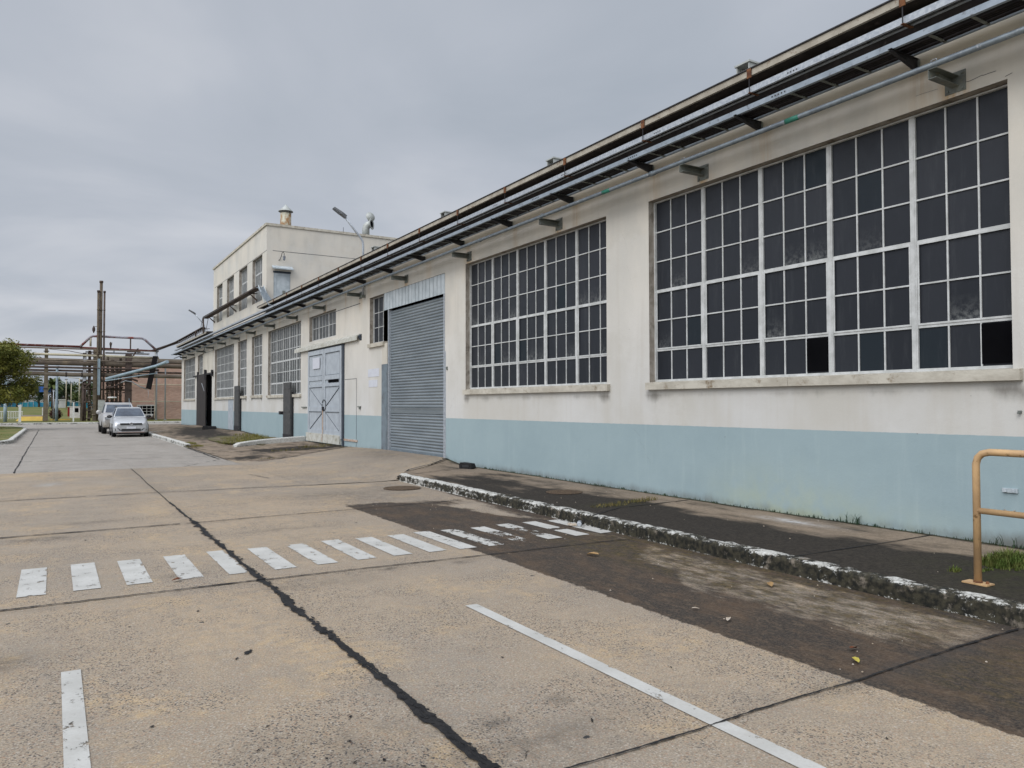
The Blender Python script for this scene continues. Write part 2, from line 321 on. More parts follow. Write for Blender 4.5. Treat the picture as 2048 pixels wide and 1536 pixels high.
def brick_material():
    t = NT('old_brick'); v = t.map((1, 0, 1)); sp = t.n('ShaderNodeSeparateXYZ'); t.l(t.geo(), sp.inputs[0])
    cbn = t.n('ShaderNodeCombineXYZ'); t.l(t.mth('ADD', sp.outputs[0], sp.outputs[1]), cbn.inputs[0]); t.l(sp.outputs[2], cbn.inputs[1])
    b = t.n('ShaderNodeTexBrick'); t.l(cbn.outputs[0], b.inputs['Vector']); b.inputs['Scale'].default_value = 1
    b.inputs['Brick Width'].default_value = .30; b.inputs['Row Height'].default_value = .11; b.inputs['Mortar Size'].default_value = .012
    b.inputs['Color1'].default_value = (.56, .36, .275, 1); b.inputs['Color2'].default_value = (.43, .255, .19, 1); b.inputs['Mortar'].default_value = (.36, .30, .26, 1)
    c = t.mix(t.rng(t.noise(.8, 5), .4, .7, 0, .5), b.outputs[0], (.44, .32, .27))
    return t.fin(c, .9)
M['brick'] = brick_material()
M['carpaint'] = simple('silver_car_paint', (.52, .53, .54), (.45, .46, .475), 2, .25, .45)
M['carpaint2'] = simple('dusty_silver_paint', (.44, .45, .47), (.33, .30, .26), 1.2, .38, .35)
M['carglass'] = simple('car_glass', (.07, .09, .12), (.04, .05, .07), 2, .12)
M['blackplastic'] = simple('black_plastic', (.018, .018, .02), None, 8, .5)
M['headlamp'] = simple('headlamp_glass', (.42, .44, .46), (.16, .17, .18), 16, .12)
M['chrome'] = simple('chrome', (.62, .62, .64), None, 9, .2, .8)
M['plate'] = simple('number_plate', (.60, .62, .66), (.45, .46, .50), 30, .5)
M['copper'] = simple('skid_strip', (.30, .22, .19), None, 8, .5)
M['bottle'] = simple('clear_plastic_bottle', (.42, .44, .46), (.30, .33, .36), 40, .2)
M['redcap'] = simple('red_plastic_cap', (.45, .02, .02), None, 10, .4)
M['paper'] = simple('crumpled_paper_litter', (.36, .29, .21), (.42, .38, .33), 40, .8)
M['leaflitter'] = simple('dead_leaf', (.24, .15, .07), (.34, .22, .10), 60, .8)
M['leafyellow'] = simple('yellow_leaf', (.42, .38, .07), (.34, .26, .06), 60, .7)
M['leafrust'] = simple('rust_red_leaf', (.16, .05, .02), (.10, .04, .02), 60, .7)
M['ironcover'] = simple('rusty_iron_cover', (.075, .055, .040), (.12, .085, .055), 25, .85, bump=.6)

# ------------------------------------------------------------------ geometry helpers
class MB:
    def __init__(s): s.v = []; s.f = []; s.mi = []; s.sm = []
    def quad(s, a, b, c, d, mi=0, sm=False):
        i = len(s.v); s.v += [tuple(a), tuple(b), tuple(c), tuple(d)]; s.f.append((i, i+1, i+2, i+3)); s.mi.append(mi); s.sm.append(sm); return s
    def poly(s, pts, mi=0):
        i = len(s.v); s.v += [tuple(p) for p in pts]; s.f.append(tuple(range(i, i+len(pts)))); s.mi.append(mi); s.sm.append(False); return s
    def box(s, x0, x1, y0, y1, z0, z1, mi=0):
        return s.hexa([(x0, y0, z0), (x1, y0, z0), (x1, y1, z0), (x0, y1, z0), (x0, y0, z1), (x1, y0, z1), (x1, y1, z1), (x0, y1, z1)], mi)
    def hexa(s, p, mi=0):
        i = len(s.v); s.v += [tuple(q) for q in p]
        for f in ((3, 2, 1, 0), (4, 5, 6, 7), (0, 1, 5, 4), (1, 2, 6, 5), (2, 3, 7, 6), (3, 0, 4, 7)):
            s.f.append(tuple(i+k for k in f)); s.mi.append(mi); s.sm.append(False)
        return s
    def prism(s, prof, axis, a, b, mi=0):
        """prof: list of 2D points; axis 'x','y','z' is the extrusion axis"""
        def P(u, w, t): return {'x': (t, u, w), 'y': (u, t, w), 'z': (u, w, t)}[axis]
        i = len(s.v); n = len(prof)
        s.v += [P(u, w_, a) for u, w_ in prof] + [P(u, w_, b) for u, w_ in prof]
        s.f += [tuple(i+k for k in range(n))[::-1], tuple(i+n+k for k in range(n))]; s.mi += [mi]*2; s.sm += [False]*2
        for k in range(n):
            j = (k+1) % n; s.f.append((i+k, i+j, i+n+j, i+n+k)); s.mi.append(mi); s.sm.append(False)
        return s
    def tube(s, pts, r, seg=10, mi=0, cap=True, rads=None):
        pts = [Vector(p) for p in pts]; i0 = len(s.v); n = len(pts); prev = None
        for k, p in enumerate(pts):
            if k == 0: d = pts[1]-p
            elif k == n-1: d = p-pts[-2]
            else: d = (pts[k+1]-p).normalized()+(p-pts[k-1]).normalized()
            d.normalize()
            if prev is None: u = d.orthogonal().normalized()
            else:
                u = (prev-d*prev.dot(d)); u = u.normalized() if u.length > 1e-6 else d.orthogonal().normalized()
            prev = u; v = d.cross(u); rr = rads[k] if rads else r
            for a in range(seg):
                t = 2*math.pi*a/seg; q = p+(u*math.cos(t)+v*math.sin(t))*rr; s.v.append(tuple(q))
        for k in range(n-1):
            for a in range(seg):
                b = (a+1) % seg; i = i0+k*seg; s.f.append((i+a, i+b, i+seg+b, i+seg+a)); s.mi.append(mi); s.sm.append(True)
        if cap:
            s.f.append(tuple(i0+a for a in range(seg))[::-1]); s.f.append(tuple(i0+(n-1)*seg+a for a in range(seg))); s.mi += [mi]*2; s.sm += [False]*2
        return s
    def lathe(s, c, prof, seg=20, mi=0, axis=None):
        c = Vector(c); i0 = len(s.v); q = Vector(axis or (0, 0, 1)).to_track_quat('Z', 'Y')
        for r, h in prof:
            for a in range(seg):
                t = 2*math.pi*a/seg; s.v.append(tuple(c+q @ Vector((r*math.cos(t), r*math.sin(t), h))))
        for k in range(len(prof)-1):
            for a in range(seg):
                b = (a+1) % seg; i = i0+k*seg; s.f.append((i+a, i+b, i+seg+b, i+seg+a)); s.mi.append(mi); s.sm.append(True)
        return s
    def build(s, name, mats, parent=None, loc=None, attrs=None):
        me = bpy.data.meshes.new(name); me.from_pydata(s.v, [], s.f); me.update()
        for m_ in (mats if isinstance(mats, (list, tuple)) else [mats]): me.materials.append(m_)
        me.polygons.foreach_set('material_index', s.mi); me.polygons.foreach_set('use_smooth', s.sm)
        o = bpy.data.objects.new(name, me); COL.objects.link(o)
        if attrs:
            for an, arr in attrs.items():
                at = me.color_attributes.new(an, 'FLOAT_COLOR', 'POINT'); at.data.foreach_set('color', np.asarray(arr, dtype=np.float32).ravel())
        if parent: o.parent = parent
        if loc: o.location = loc
        return o
def tag(o, label=None, cat=None, group=None, kind=None):
    if label: o['label'] = label
    if cat: o['category'] = cat
    if group: o['group'] = group
    if kind: o['kind'] = kind
    return o
def thing(name, label, cat, loc=(0, 0, 0), group=None, rz=0):
    o = bpy.data.objects.new(name, None); COL.objects.link(o); o.location = loc; o.rotation_euler.z = rz; o.empty_display_size = .2
    return tag(o, label, cat, group)
def kids(o): return [c for c in bpy.data.objects if c.parent == o]
def dup(o, loc, label=None, rz=None, parent=None):
    c = o.copy(); COL.objects.link(c)
    if parent is not None: c.parent = parent
    else: c.location = loc
    if rz is not None: c.rotation_euler.z = rz
    if label: c['label'] = label
    for ch in kids(o):
        if ch is not c: dup(ch, None, parent=c)
    return c
def lattice(shape_seed):
    g = np.random.default_rng(shape_seed).random((256, 256)); return g
LAT = lattice(5)
def vnoise(x, y, sc):
    x = np.asarray(x)*sc; y = np.asarray(y)*sc
    xi = np.floor(x).astype(int); yi = np.floor(y).astype(int); fx = x-xi; fy = y-yi
    fx = fx*fx*(3-2*fx); fy = fy*fy*(3-2*fy)
    g = lambda a, b: LAT[a % 256, b % 256]
    return (g(xi, yi)*(1-fx)+g(xi+1, yi)*fx)*(1-fy)+(g(xi, yi+1)*(1-fx)+g(xi+1, yi+1)*fx)*fy
def fbm(x, y, sc, o=4):
    t = 0; a = .5; n = 0
    for k in range(o): t = t+a*vnoise(x+17*k, y-9*k, sc*2**k); n += a; a *= .5
    return t/n
def ss(a, b, v): t = np.clip((v-a)/(b-a), 0, 1); return t*t*(3-2*t)
def gridmesh(name, mat, xs, ys, zf, attrs=None, keep=None, parent=None):
    X, Y = np.meshgrid(xs, ys, indexing='ij'); Z = zf(X, Y)
    nx, ny = X.shape; V = np.stack([X, Y, Z], -1).reshape(-1, 3)
    I = np.arange(nx*ny).reshape(nx, ny)
    F = np.stack([I[:-1, :-1], I[1:, :-1], I[1:, 1:], I[:-1, 1:]], -1).reshape(-1, 4)
    if keep is not None:
        cx = (X[:-1, :-1]+X[1:, 1:]).reshape(-1)/2; cy = (Y[:-1, :-1]+Y[1:, 1:]).reshape(-1)/2; F = F[keep(cx, cy)]
    me = bpy.data.meshes.new(name); me.from_pydata(V.tolist(), [], F.tolist()); me.materials.append(mat)
    for an, fn in (attrs or {}).items():
        at = me.color_attributes.new(an, 'FLOAT_COLOR', 'POINT')
        ch = fn(X, Y); arr = np.ones((nx, ny, 4), np.float32)
        for k_ in range(3): arr[..., k_] = ch[k_]
        at.data.foreach_set('color', arr.ravel())
    me.polygons.foreach_set('use_smooth', [True]*len(F)); me.update()
    o = bpy.data.objects.new(name, me); COL.objects.link(o)
    if parent: o.parent = parent
    return o
def ar(a, b, s): return np.linspace(a, b, max(2, int(round((b-a)/s))+1))

WX = 8.62       # plane of the long wall
# ------------------------------------------------------------------ ground
g = MB().quad((-3000, -3000, -.06), (3000, -3000, -.06), (3000, 3000, -.06), (-3000, 3000, -.06)).build('ground', M['lawn']); tag(g, kind='structure')
def kx(y): return 6.02 + np.interp(y, [-10, 4, 9, 15.3], [0, .02, .17, .34])     # road-side foot of the near kerb
def blob(X, Y, cx, cy, rx, ry, p=1.): return np.exp(-(((X-cx)/rx)**2+((Y-cy)/ry)**2)**p)
def road_stain(X, Y):
    n = fbm(X, Y, 1.2); n2 = fbm(X+40, Y, .5)
    inner = np.interp(Y, [-6, 2.8, 2.95, 4.1, 5.0, 6.3, 7.1, 9.0, 9.8, 10.7, 11.5, 12.2], [6.6, 6.6, 5.0, 5.0, 4.98, 5.1, 5.9, 6.1, 5.6, 5.3, 5.1, 4.7])
    r = ss(inner+.5, inner-.3, X+(n-.5)*.9)*ss(12.5, 11.7, Y+(n-.5)*.5)
    r = np.maximum(r, (.22+.45*n2)*(X > 4.5)*ss(8.8, 7.2, Y))
    r = np.maximum(r, .60*blob(X, Y, 5.3, 11.6, .9, .5)); r = np.maximum(r, .62*ss(.55, .1, kx(Y)-X)*ss(12.5, 10, Y)); r = np.maximum(r, .9*ss(.14, .03, kx(Y)-X)*ss(15, 11, Y))
    r = np.maximum(r, .42*ss(6.5, 3, Y)*(X > 4.0))
    gch = ss(4.9, 5.2, X)*ss(8.5, 6.8, Y)*ss(2.9, 3.2, Y)*(.35+1.1*n2)
    gch = np.maximum(gch, .6*ss(2.9, 2.6, Y)*ss(4.2, 4.6, X))
    b = .6*blob(X, Y, 2.15, 6.95, .8, .28)+.5*blob(X, Y, -.1, 11.0, .5, .25)+.35*ss(12, 22, Y)+.5*ss(2.0, 1.0, np.abs(X-3))*ss(4, 6, Y)*n2
    return r, np.clip(gch, 0, 1), np.clip(b, 0, 1)
def road_smudge(X, Y):
    s = .95*blob(X, Y, -.40, 5.85, .30, .20)+.6*blob(X, Y, -.05, 11.0, .5, .22)+.5*blob(X, Y, 2.6, 10.2, .5, .12)+.45*blob(X, Y, .5, 12.2, .5, .15)+.4*blob(X, Y, 1.1, 3.6, .5, .25)+.55*blob(X, Y, 2.05, 3.15, .45, .16)+.45*blob(X, Y, 4.5, 13.7, 1.3, .7)+.5*blob(X, Y, 1.1, 7.95, .22, .12)
    s += .35*blob(X, Y, 4.9, 12.6, .9, .5)+.3*blob(X, Y, 2.1, 6.95, .7, .22)+.3*blob(X, Y, 5.9, 14.2, .5, .7)+.55*blob(X, Y, 1.25, 3.2, .3, .18)
    for a, b_, r_ in ((2.42, 3.55, .09), (1.95, 3.45, .10), (.95, 4.6, .05), (3.65, 7.1, .12), (2.9, 7.2, .1)): s += .75*blob(X, Y, a, b_, r_, r_*.6)
    for yj in (7.25, 11.35, 15.6): s += .20*np.exp(-((Y-yj)/.10)**2)
    s += .5*np.exp(-((Y-2.87)/.11)**2)*ss(3.2, 4.6, X)+.2*np.exp(-((Y-2.87)/.08)**2)
    s += .28*np.exp(-((X-1.69)/.12)**2)*fbm(X, Y, 1.5)
    return np.clip(s, 0, 1), np.clip(.8*blob(X, Y, -.05, 18.4, .14, .35)+.6*blob(X, Y, .85, 18.3, .12, .4), 0, 1), 0*X
xs = ar(-3.0, 6.45, .07); ys = ar(.5, 15.6, .07)
road = gridmesh('road', M['road'], xs, ys, lambda X, Y: (fbm(X, Y, .6)-.5)*.002, {'stain': road_stain, 'smudge': road_smudge},
    keep=lambda x, y: x < kx(y)+.12); tag(road, kind='structure')
def edge22(x): return 21.95 + .16*(x-.5)*0 + .25*np.sin(x*.7)*0
rf = gridmesh('road', M['road'], ar(-40, 6.6, .35), ar(15.6, 21.9, .3), lambda X, Y: (fbm(X, Y, .6)-.5)*.002, {'stain': road_stain, 'smudge': road_smudge}); tag(rf, kind='structure')
rl = MB()
rl.quad((-40, -12, -.003), (-3.0, -12, -.003), (-3.0, 15.6, -.003), (-40, 15.6, -.003)).quad((-3, -12, -.003), (6.15, -12, -.003), (6.15, .5, -.003), (-3, .5, -.003))
tag(rl.build('road', M['road']), kind='structure')
def far_stain(X, Y):
    n = fbm(X, Y, .4); return 0*X, .25*ss(3.5, 4.4, X)*n, .5*ss(-.7, -1.0, X)+.55*n*ss(60, 25, Y)*.6
r3 = gridmesh('road', M['road_far'], ar(-.8, 4.75, .3), ar(21.9, 76, .6), lambda X, Y: 0*X+.001, {'stain': far_stain}); tag(r3, kind='structure')
r4 = MB().quad((-60, 21.9, -.002), (-.8, 21.9, -.002), (-.8, 76, -.002), (-60, 76, -.002)).quad((4.75, 66, -.001), (60, 66, -.001), (60, 76, -.001), (4.75, 76, -.001)).build('road', M['road_far']); tag(r4, kind='structure')

# joints with ragged black tar
jb = MB()
def joint(p0, p1, wd, rag, step=.016, dens=1., z=.0095):
    p0 = Vector(p0+(0,)); p1 = Vector(p1+(0,)); L = (p1-p0).length; d = (p1-p0)/L; nrm = Vector((-d.y, d.x, 0)); n = max(2, int(L/step))
    prev = None; lastgap = False
    for i in range(n+1):
        t = i/n; q = p0+d*L*t; wob = (vnoise(t*L*1.1+p0.x*3, p0.y*7, 1.)-.5)*.03
        def side(a_, b_): return wd*.30+rag*(max(0, float(vnoise(t*L+a_, b_, 6.))-.38)*1.3+max(0, float(vnoise(t*L+a_*2, b_+5, 19.))-.45)*1.2+max(0, float(vnoise(t*L+a_*3, b_+9, 47.))-.5)*.7+.25*random.random()**2)
        wl = side(p0.x*9, p0.y*3+1); wr = side(p0.x*5+50, p0.y*2+9)
        a = q+nrm*(wob+wl); b = q+nrm*(wob-wr); a.z = b.z = z
        if prev and (dens >= 1 or float(vnoise(t*L*1.7+3*p0.y, p0.y, 2.)) < dens): jb.quad(prev[0], prev[1], b, a)
        prev = (a, b)
joint((1.686, 1.2), (1.679, 5.2), .012, .027); joint((1.715, 1.2), (1.704, 5.2), .010, .025, z=.0105); joint((1.69, 5.2), (1.68, 9.3), .016, .042); joint((1.68, 9.3), (1.685, 11.6), .02, .055); joint((1.685, 11.6), (1.69, 14.0), .014, .022); joint((1.69, 14.0), (1.72, 21.9), .014, .006)
# centre cut of the tar joint stays open as a thin lighter crack
joint((-3, 2.84), (1.7, 2.85), .012, .012, dens=.7); joint((1.7, 2.85), (4.0, 2.86), .006, .010); joint((4.0, 2.86), (4.9, 2.88), .005, .010); joint((4.9, 2.88), (6.0, 2.9), .005, .018)
joint((-3, 7.30), (1.7, 7.33), .014, .016, dens=.85); joint((1.7, 7.33), (6.05, 7.26), .014, .012, dens=.95)
joint((-3, 11.25), (1.7, 11.38), .022, .022, dens=.95); joint((1.7, 11.38), (6.2, 11.7), .020, .014, dens=.9)
joint((-8, 15.62), (1.7, 15.66), .028, .018, dens=.75); joint((1.7, 15.66), (6.1, 15.35), .028, .014, dens=.8)
joint((-10, 21.95), (4.3, 21.95), .03, .02, .1, dens=.35)
joint((-.8, 21.9), (-.8, 60), .018, .02, .1, dens=.8); joint((-.8, 26.1), (4.4, 25.9), .03, .03, .1, dens=.7)
joint((-.8, 34.9), (4.4, 34.9), .04, .03, .1, dens=.7); joint((-.8, 43.6), (4.4, 43.6), .04, .03, .1, dens=.7); joint((-.8, 52), (4.4, 52), .05, .03, .1, dens=.8)
joint((4.38, 31.2), (4.30, 24.6), .03, .04, .1); joint((4.30, 24.6), (4.95, 22.7), .02, .03, .06); joint((3.95, 18.6), (4.15, 17.2), .008, .012, .06, dens=.6); joint((3.0, 21.9), (4.3, 24.2), .012, .02, .06, dens=.5)
jo = jb.build('road_joints', M['tar']); tag(jo, kind='structure')
# isolated tar scraps
tb = MB()
for cx, cy, a, b_ in ((1.12, 5.25, .045, .10), (1.03, 5.16, .02, .04), (.57, 5.14, .03, .03), (2.4, 3.21, .015, .05), (1.9, 3.05, .03, .07), (1.35, 3.9, .02, .03), (1.42, 3.83, .02, .02), (.95, 4.0, .02, .03), (2.5, 4.3, .015, .03), (1.2, 3.4, .02, .02), (3.3, 3.6, .012, .03),
                      (.2, 9.9, .02, .07), (.35, 10.6, .02, .06), (.9, 10.9, .03, .05), (-.2, 10.2, .015, .06), (1.0, 12.3, .02, .06), (2.0, 9.7, .03, .03), (.4, 13.4, .04, .04), (2.6, 8.6, .02, .03), (1.0, 6.5, .02, .04), (.85, 3.75, .02, .03), (.98, 3.62, .03, .02), (1.1, 3.5, .015, .02), (1.25, 3.62, .02, .02), (1.32, 3.35, .02, .03), (.7, 3.9, .015, .02), (.45, 4.3, .02, .02), (2.15, 3.9, .012, .015), (2.3, 4.9, .012, .02), (2.5, 6.1, .015, .02), (.5, 6.3, .015, .02), (1.45, 3.2, .03, .03), (1.2, 3.1, .02, .02), (3.5, 2.3, .02, .03), (3.2, 5.0, .012, .02)):
    n = 15; ph = random.random()*6
    a *= .55; b_ *= .5
    tb.poly([(cx+a*math.cos(2*math.pi*i/n+ph)*(.45+.9*random.random())+.3*b_*math.sin(2*math.pi*i/n), cy+b_*math.sin(2*math.pi*i/n)*(.6+.6*random.random()), .006) for i in range(n)])
for i in range(150):   # lumps of tar squeezed out along the long joint
    yy_ = 1.6+10*random.random()**1.3; sd_ = random.choice((-1, 1)); cx = 1.695+sd_*random.uniform(.004, .034); n = 9; a = random.uniform(.006, .020); b_ = random.uniform(.012, .045)
    tb.poly([(cx+a*math.cos(2*math.pi*k_/n)*random.uniform(.5, 1.2), yy_+b_*math.sin(2*math.pi*k_/n)*random.uniform(.5, 1.2), .0125+.0002*(i % 5)) for k_ in range(n)])
tag(tb.build('tar_scraps', M['tar']), 'scattered black tar scraps stuck to the concrete road', kind='structure')

# markings
def marking(name, rects, step=.03):
    mb = MB(); wr = []
    for (x0, x1, y0, y1, wf) in rects:
        nx = max(1, int((x1-x0)/step)); ny = max(1, int((y1-y0)/step))
        for i in range(nx):
            for j in range(ny):
                q = [(x0+(x1-x0)*(i+a)/nx, y0+(y1-y0)*(j+b_)/ny) for a, b_ in ((0, 0), (1, 0), (1, 1), (0, 1))]
                mb.quad(*[(a, b_, .0055) for a, b_ in q]); wr += [(wf(a, b_)+(.06 if min(a-x0, x1-a, b_-y0, y1-b_) < .004 else 0), 0, 0, 1) for a, b_ in q]
    o = mb.build(name, M['paint'], attrs={'wear': wr}); return tag(o, kind='structure')
sx = [-.25, .17, .59, 1.03, 1.47, 1.90, 2.33, 2.76, 3.17, 3.58, 3.95, 4.32, 4.74, 5.15, 5.57, 5.95]
rects = []
for i, x in enumerate(sx):
    base = .12+.05*random.random()
    f = (lambda a, b_, base=base: base)
    if i == 4: f = lambda a, b_: .12+.75*max(0, 1-abs(a-1.70)/.07)
    if i == 11: f = lambda a, b_: .15+.14*(a > 4.42)+.05*(b_ < 8.5)
    if i == 12: f = lambda a, b_: .12 if b_ > 8.6 else .37+.03*(b_ < 8.3)
    if i == 13: f = lambda a, b_: .30 if b_ > 8.75 else (.72 if b_ > 7.95 else .55)
    if i == 14: f = lambda a, b_: (.10 if b_ > 8.3 or a < 5.62 else .5) if b_ > 8.1 else .05
    if i == 14: f = lambda a, b_: .10+.25*(abs(b_-8.35) < .07)
    if i == 13: f = lambda a, b_: .16 if b_ > 8.72 else (.41 if b_ > 8.05 else .12)
    rects.append((x, x+.215, 7.75+.02*math.sin(i), 9.03+.03*math.sin(i*2), f))
marking('crosswalk_stripes', rects)
marking('lane_line', [(2.88, 2.985, 1.2, 5.55, lambda a, b_: .10)]); marking('lane_line', [(.06, .165, 1.5, 5.45, lambda a, b_: .16)])

# near kerb and pavement
def kerb_strip(name, pts, h, wd, mat, side=1, z0=-.02, r=.035, hs=None):
    mb = MB(); prof = [(0, z0), (.008, h-r), (.008+r*.35, h-r*.3), (.01+r, h), (wd, h+.003), (wd, z0)]; rings = []
    for k, p in enumerate(pts):
        a = Vector(pts[max(0, k-1)]); b = Vector(pts[min(len(pts)-1, k+1)]); d = (b-a); d.normalize(); nn = Vector((d.y, -d.x))*side
        jit = (vnoise(p[0]*3+k*.31, p[1]*3, 2.)-.5)*.022+(random.random()-.5)*.004; jz = (vnoise(p[1]*2+7, k*.4, 2.)-.5)*.016; h_ = hs[k]-h if hs else 0
        rings.append([(p[0]+nn.x*(u+(jit if 0 < i < 4 else 0)), p[1]+nn.y*(u+(jit if 0 < i < 4 else 0)), v+(jz+h_ if 0 < i < 5 else 0)) for i, (u, v) in enumerate(prof)])
    i0 = 0
    for rg in rings: mb.v += rg
    n = len(prof)
    for k in range(len(rings)-1):
        for i in range(n-1):
            q = (k*n+i, k*n+i+1, (k+1)*n+i+1, (k+1)*n+i); mb.f.append(q if side < 0 else q[::-1]); mb.mi.append(0); mb.sm.append(False)
    mb.f.append(tuple(range(n))); mb.f.append(tuple(len(mb.v)-n+i for i in range(n))); mb.mi += [0, 0]; mb.sm += [False]*2
    return mb.build(name, mat)
ky = list(np.arange(.0, 15.3, .09))
k1 = kerb_strip('kerb', [(float(kx(y)), float(y)) for y in ky]+[(float(kx(15.3))+.04, 15.42), (float(kx(15.3))+.12, 15.5)], .15, .155, M['kerb']); tag(k1, kind='structure')
pz = lambda y: np.interp(y, [0, 8, 15, 16.8, 17.7, 22, 25.6, 30, 32.5, 37, 42, 48, 56, 60, 66], [.135, .14, .15, .16, .27, .27, .20, .20, .10, .10, .25, .22, .26, .15, .11])
def pave_z(X, Y):
    zw = pz(Y); t = np.clip((X-6.3)/(WX-6.3), 0, 1); return .148+(zw-.148)*t+(fbm(X, Y, .9)-.5)*.012
def pave_stain(X, Y):
    n = fbm(X, Y, .8); r = ss(7.95, 7.1, X+(n-.5)*1.1)*ss(15.2, 13.5, Y)*(.45+.55*ss(13, 7, Y))+.12
    r = np.maximum(r, .75*ss(2.2, 3.4, Y)*ss(4.4, 3.6, Y)*ss(8.4, 8.0, X)); r = np.maximum(r, .6*blob(X, Y, 7.3, 13.8, .9, .9))
    r = np.maximum(r, .9*ss(.10, .03, np.abs(X-WX)))
    r = r*(1-.75*blob(X, Y, 7.4, 10.7, .55, .35)*(1-ss(.25, .3, np.hypot(X-7.42, Y-10.68))))
    m_ = .8*blob(X, Y, 7.2, 3.4, .7, .7)*n*1.6+.9*ss(.09, .03, np.abs(X-WX))+.5*blob(X, Y, 7.2, 9., .5, .25)
    return r, np.clip(m_, 0, 1), np.clip(.9*blob(X, Y, 8.08, 6.6, .12, .5), 0, 1)
p1 = gridmesh('pavement', M['pave'], ar(6.15, WX+.02, .08), ar(0., 17.75, .08), pave_z, {'stain': pave_stain},
    keep=lambda x, y: (x > kx(np.minimum(y, 15.3))+.13) & (y < 15.42+(x-6.3)*.98)); tag(p1, kind='structure')
# ramp up to the shutter and the far pavement, one sheet
def fz(X, Y):
    zw = pz(Y); xe = np.interp(Y, [15.3, 18, 22.6, 24.6, 31, 47, 60], [5.9, 4.7, 4.6, 4.35, 4.42, 4.45, 5.2])
    t = np.clip((X-xe)/(WX-xe), 0, 1); ramp = zw*ss(0, 1, t)
    far = .02+(zw-.02)*t+.09*ss(31, 33, Y)*(1-t)
    m_ = ss(22.8, 25, Y); z = ramp*(1-m_)+far*m_+.003
    dl = ss(0, 1.0, Y-(15.42+(X-6.3)*.98)); q = (1-dl)*ss(6.35, 6.75, X)*(Y < 18.5)
    return z*(1-q)+(pave_z(X, Y)-.004)*q
def fst(X, Y):
    n = fbm(X, Y, .5); return .30*n+.8*blob(X, Y, 6.6, 26.5, 1.0, .8)+.75*blob(X, Y, 7.6, 25.6, .9, .5)+.7*blob(X, Y, 6.6, 42, 1.1, 5)+.55*blob(X, Y, 7.4, 49, .8, 4)+.45*blob(X, Y, 5.2, 24, .6, .5)+.5*ss(.2, .03, np.abs(X-WX)), .4*ss(.2, .03, np.abs(X-WX))+.4*ss(25, 26, Y)*ss(.62, .7, fbm(X+9, Y, .7)), 0*X
def rst(X, Y): return .0*X, .0*X, .25+.6*fbm(X, Y, .6)
g2 = gridmesh('driveway', M['road'], ar(4.0, WX+.02, .15), ar(15.42, 25.2, .15), lambda X, Y: fz(X, Y)+.004*ss(4.2, 4.9, X), {'stain': rst, 'smudge': lambda X, Y: (.25*fbm(X, Y, .7)*ss(7, 8.5, X)+.35*blob(X, Y, 7.9, 20, .5, 1.5)+.3*blob(X, Y, 5.2, 17.8, .9, .5), 0*X, 0*X)},
    keep=lambda x, y: (y > 15.42+(x-6.3)*.98) & (y < np.interp(x, [4.3, 5.1, 6.1, 7.1, 8.62], [24.0, 22.5, 22.8, 23.5, 25.2])) & (x > 4.4+.0*y)); tag(g2, kind='structure')
p2 = gridmesh('pavement', M['pave'], ar(4.42, WX+.02, .15), ar(22.3, 66, .2), lambda X, Y: fz(X, Y)+.004+(fbm(X, Y, .9)-.5)*.015, {'stain': fst},
    keep=lambda x, y: y >= np.interp(x, [4.3, 5.1, 6.1, 7.1, 8.62], [24.0, 22.5, 22.8, 23.5, 25.2])-.06); tag(p2, kind='structure')
k2 = kerb_strip('kerb', [(4.34, 31.4), (4.36, 32.5)]+[(4.38, y) for y in np.arange(33, 46, .5)]+[(4.45, 46.5), (4.7, 47.4), (5.2, 48.2), (6.2, 49)], .15, .16, M['kerb_white']); tag(k2, kind='structure')
ck = MB()
jb2 = [(8.6, 17.55), (7.9, 16.98), (6.9, 16.05), (6.42, 15.58)]
for i in range(len(jb2)-1):
    a, b_ = Vector(jb2[i]), Vector(jb2[i+1]); d = (b_-a).normalized(); nn = Vector((-d.y, d.x))*.022
    za, zb = [float(fz(np.array(q.x), np.array(q.y)))+.03 for q in (a, b_)]
    ck.quad((*(a+nn), za), (*(a-nn), za), (*(b_-nn), zb), (*(b_+nn), zb))
cz = lambda x, y: float(pave_z(np.array(x), np.array(y)))+.006
def seam(pts, wd):
    for i in range(len(pts)-1):
        a, b_ = Vector(pts[i]), Vector(pts[i+1]); d = (b_-a).normalized(); nn = Vector((-d.y, d.x))*wd; n = 12
        for k_ in range(n):
            p, q = a.lerp(b_, k_/n), a.lerp(b_, (k_+1)/n); j = nn*(.6+.8*random.random())
            ck.quad((*(p+j), cz(*p)), (*(p-j), cz(*p)), (*(q-j), cz(*q)), (*(q+j), cz(*q)))
seam([(6.5, 15.1), (8.1, 15.9)], .012); seam([(6.25, 12.7), (8.6, 12.9)], .010); seam([(6.2, 8.25), (7.0, 8.7), (8.6, 8.85)], .014); seam([(6.15, 5.0), (8.6, 5.05)], .010)
ep = [(4.45, 24.3), (4.75, 23.1), (5.1, 22.6), (6.1, 22.85), (7.1, 23.55), (8.0, 24.5), (8.55, 25.15)]
for i in range(len(ep)-1):
    a, b_ = Vector(ep[i]), Vector(ep[i+1]); d = (b_-a).normalized(); nn = Vector((-d.y, d.x))
    for k_ in range(10):
        p, q = a.lerp(b_, k_/10), a.lerp(b_, (k_+1)/10); w1 = nn*(.012+.03*random.random()**2); zp, zq = [float(fz(np.array(v.x), np.array(v.y)))+.022 for v in (p, q)]
        ck.quad((*(p+w1), zp), (*(p-w1), zp), (*(q-w1), zq), (*(q+w1), zq))
tag(ck.build('pavement_joints', M['tar']), kind='structure')
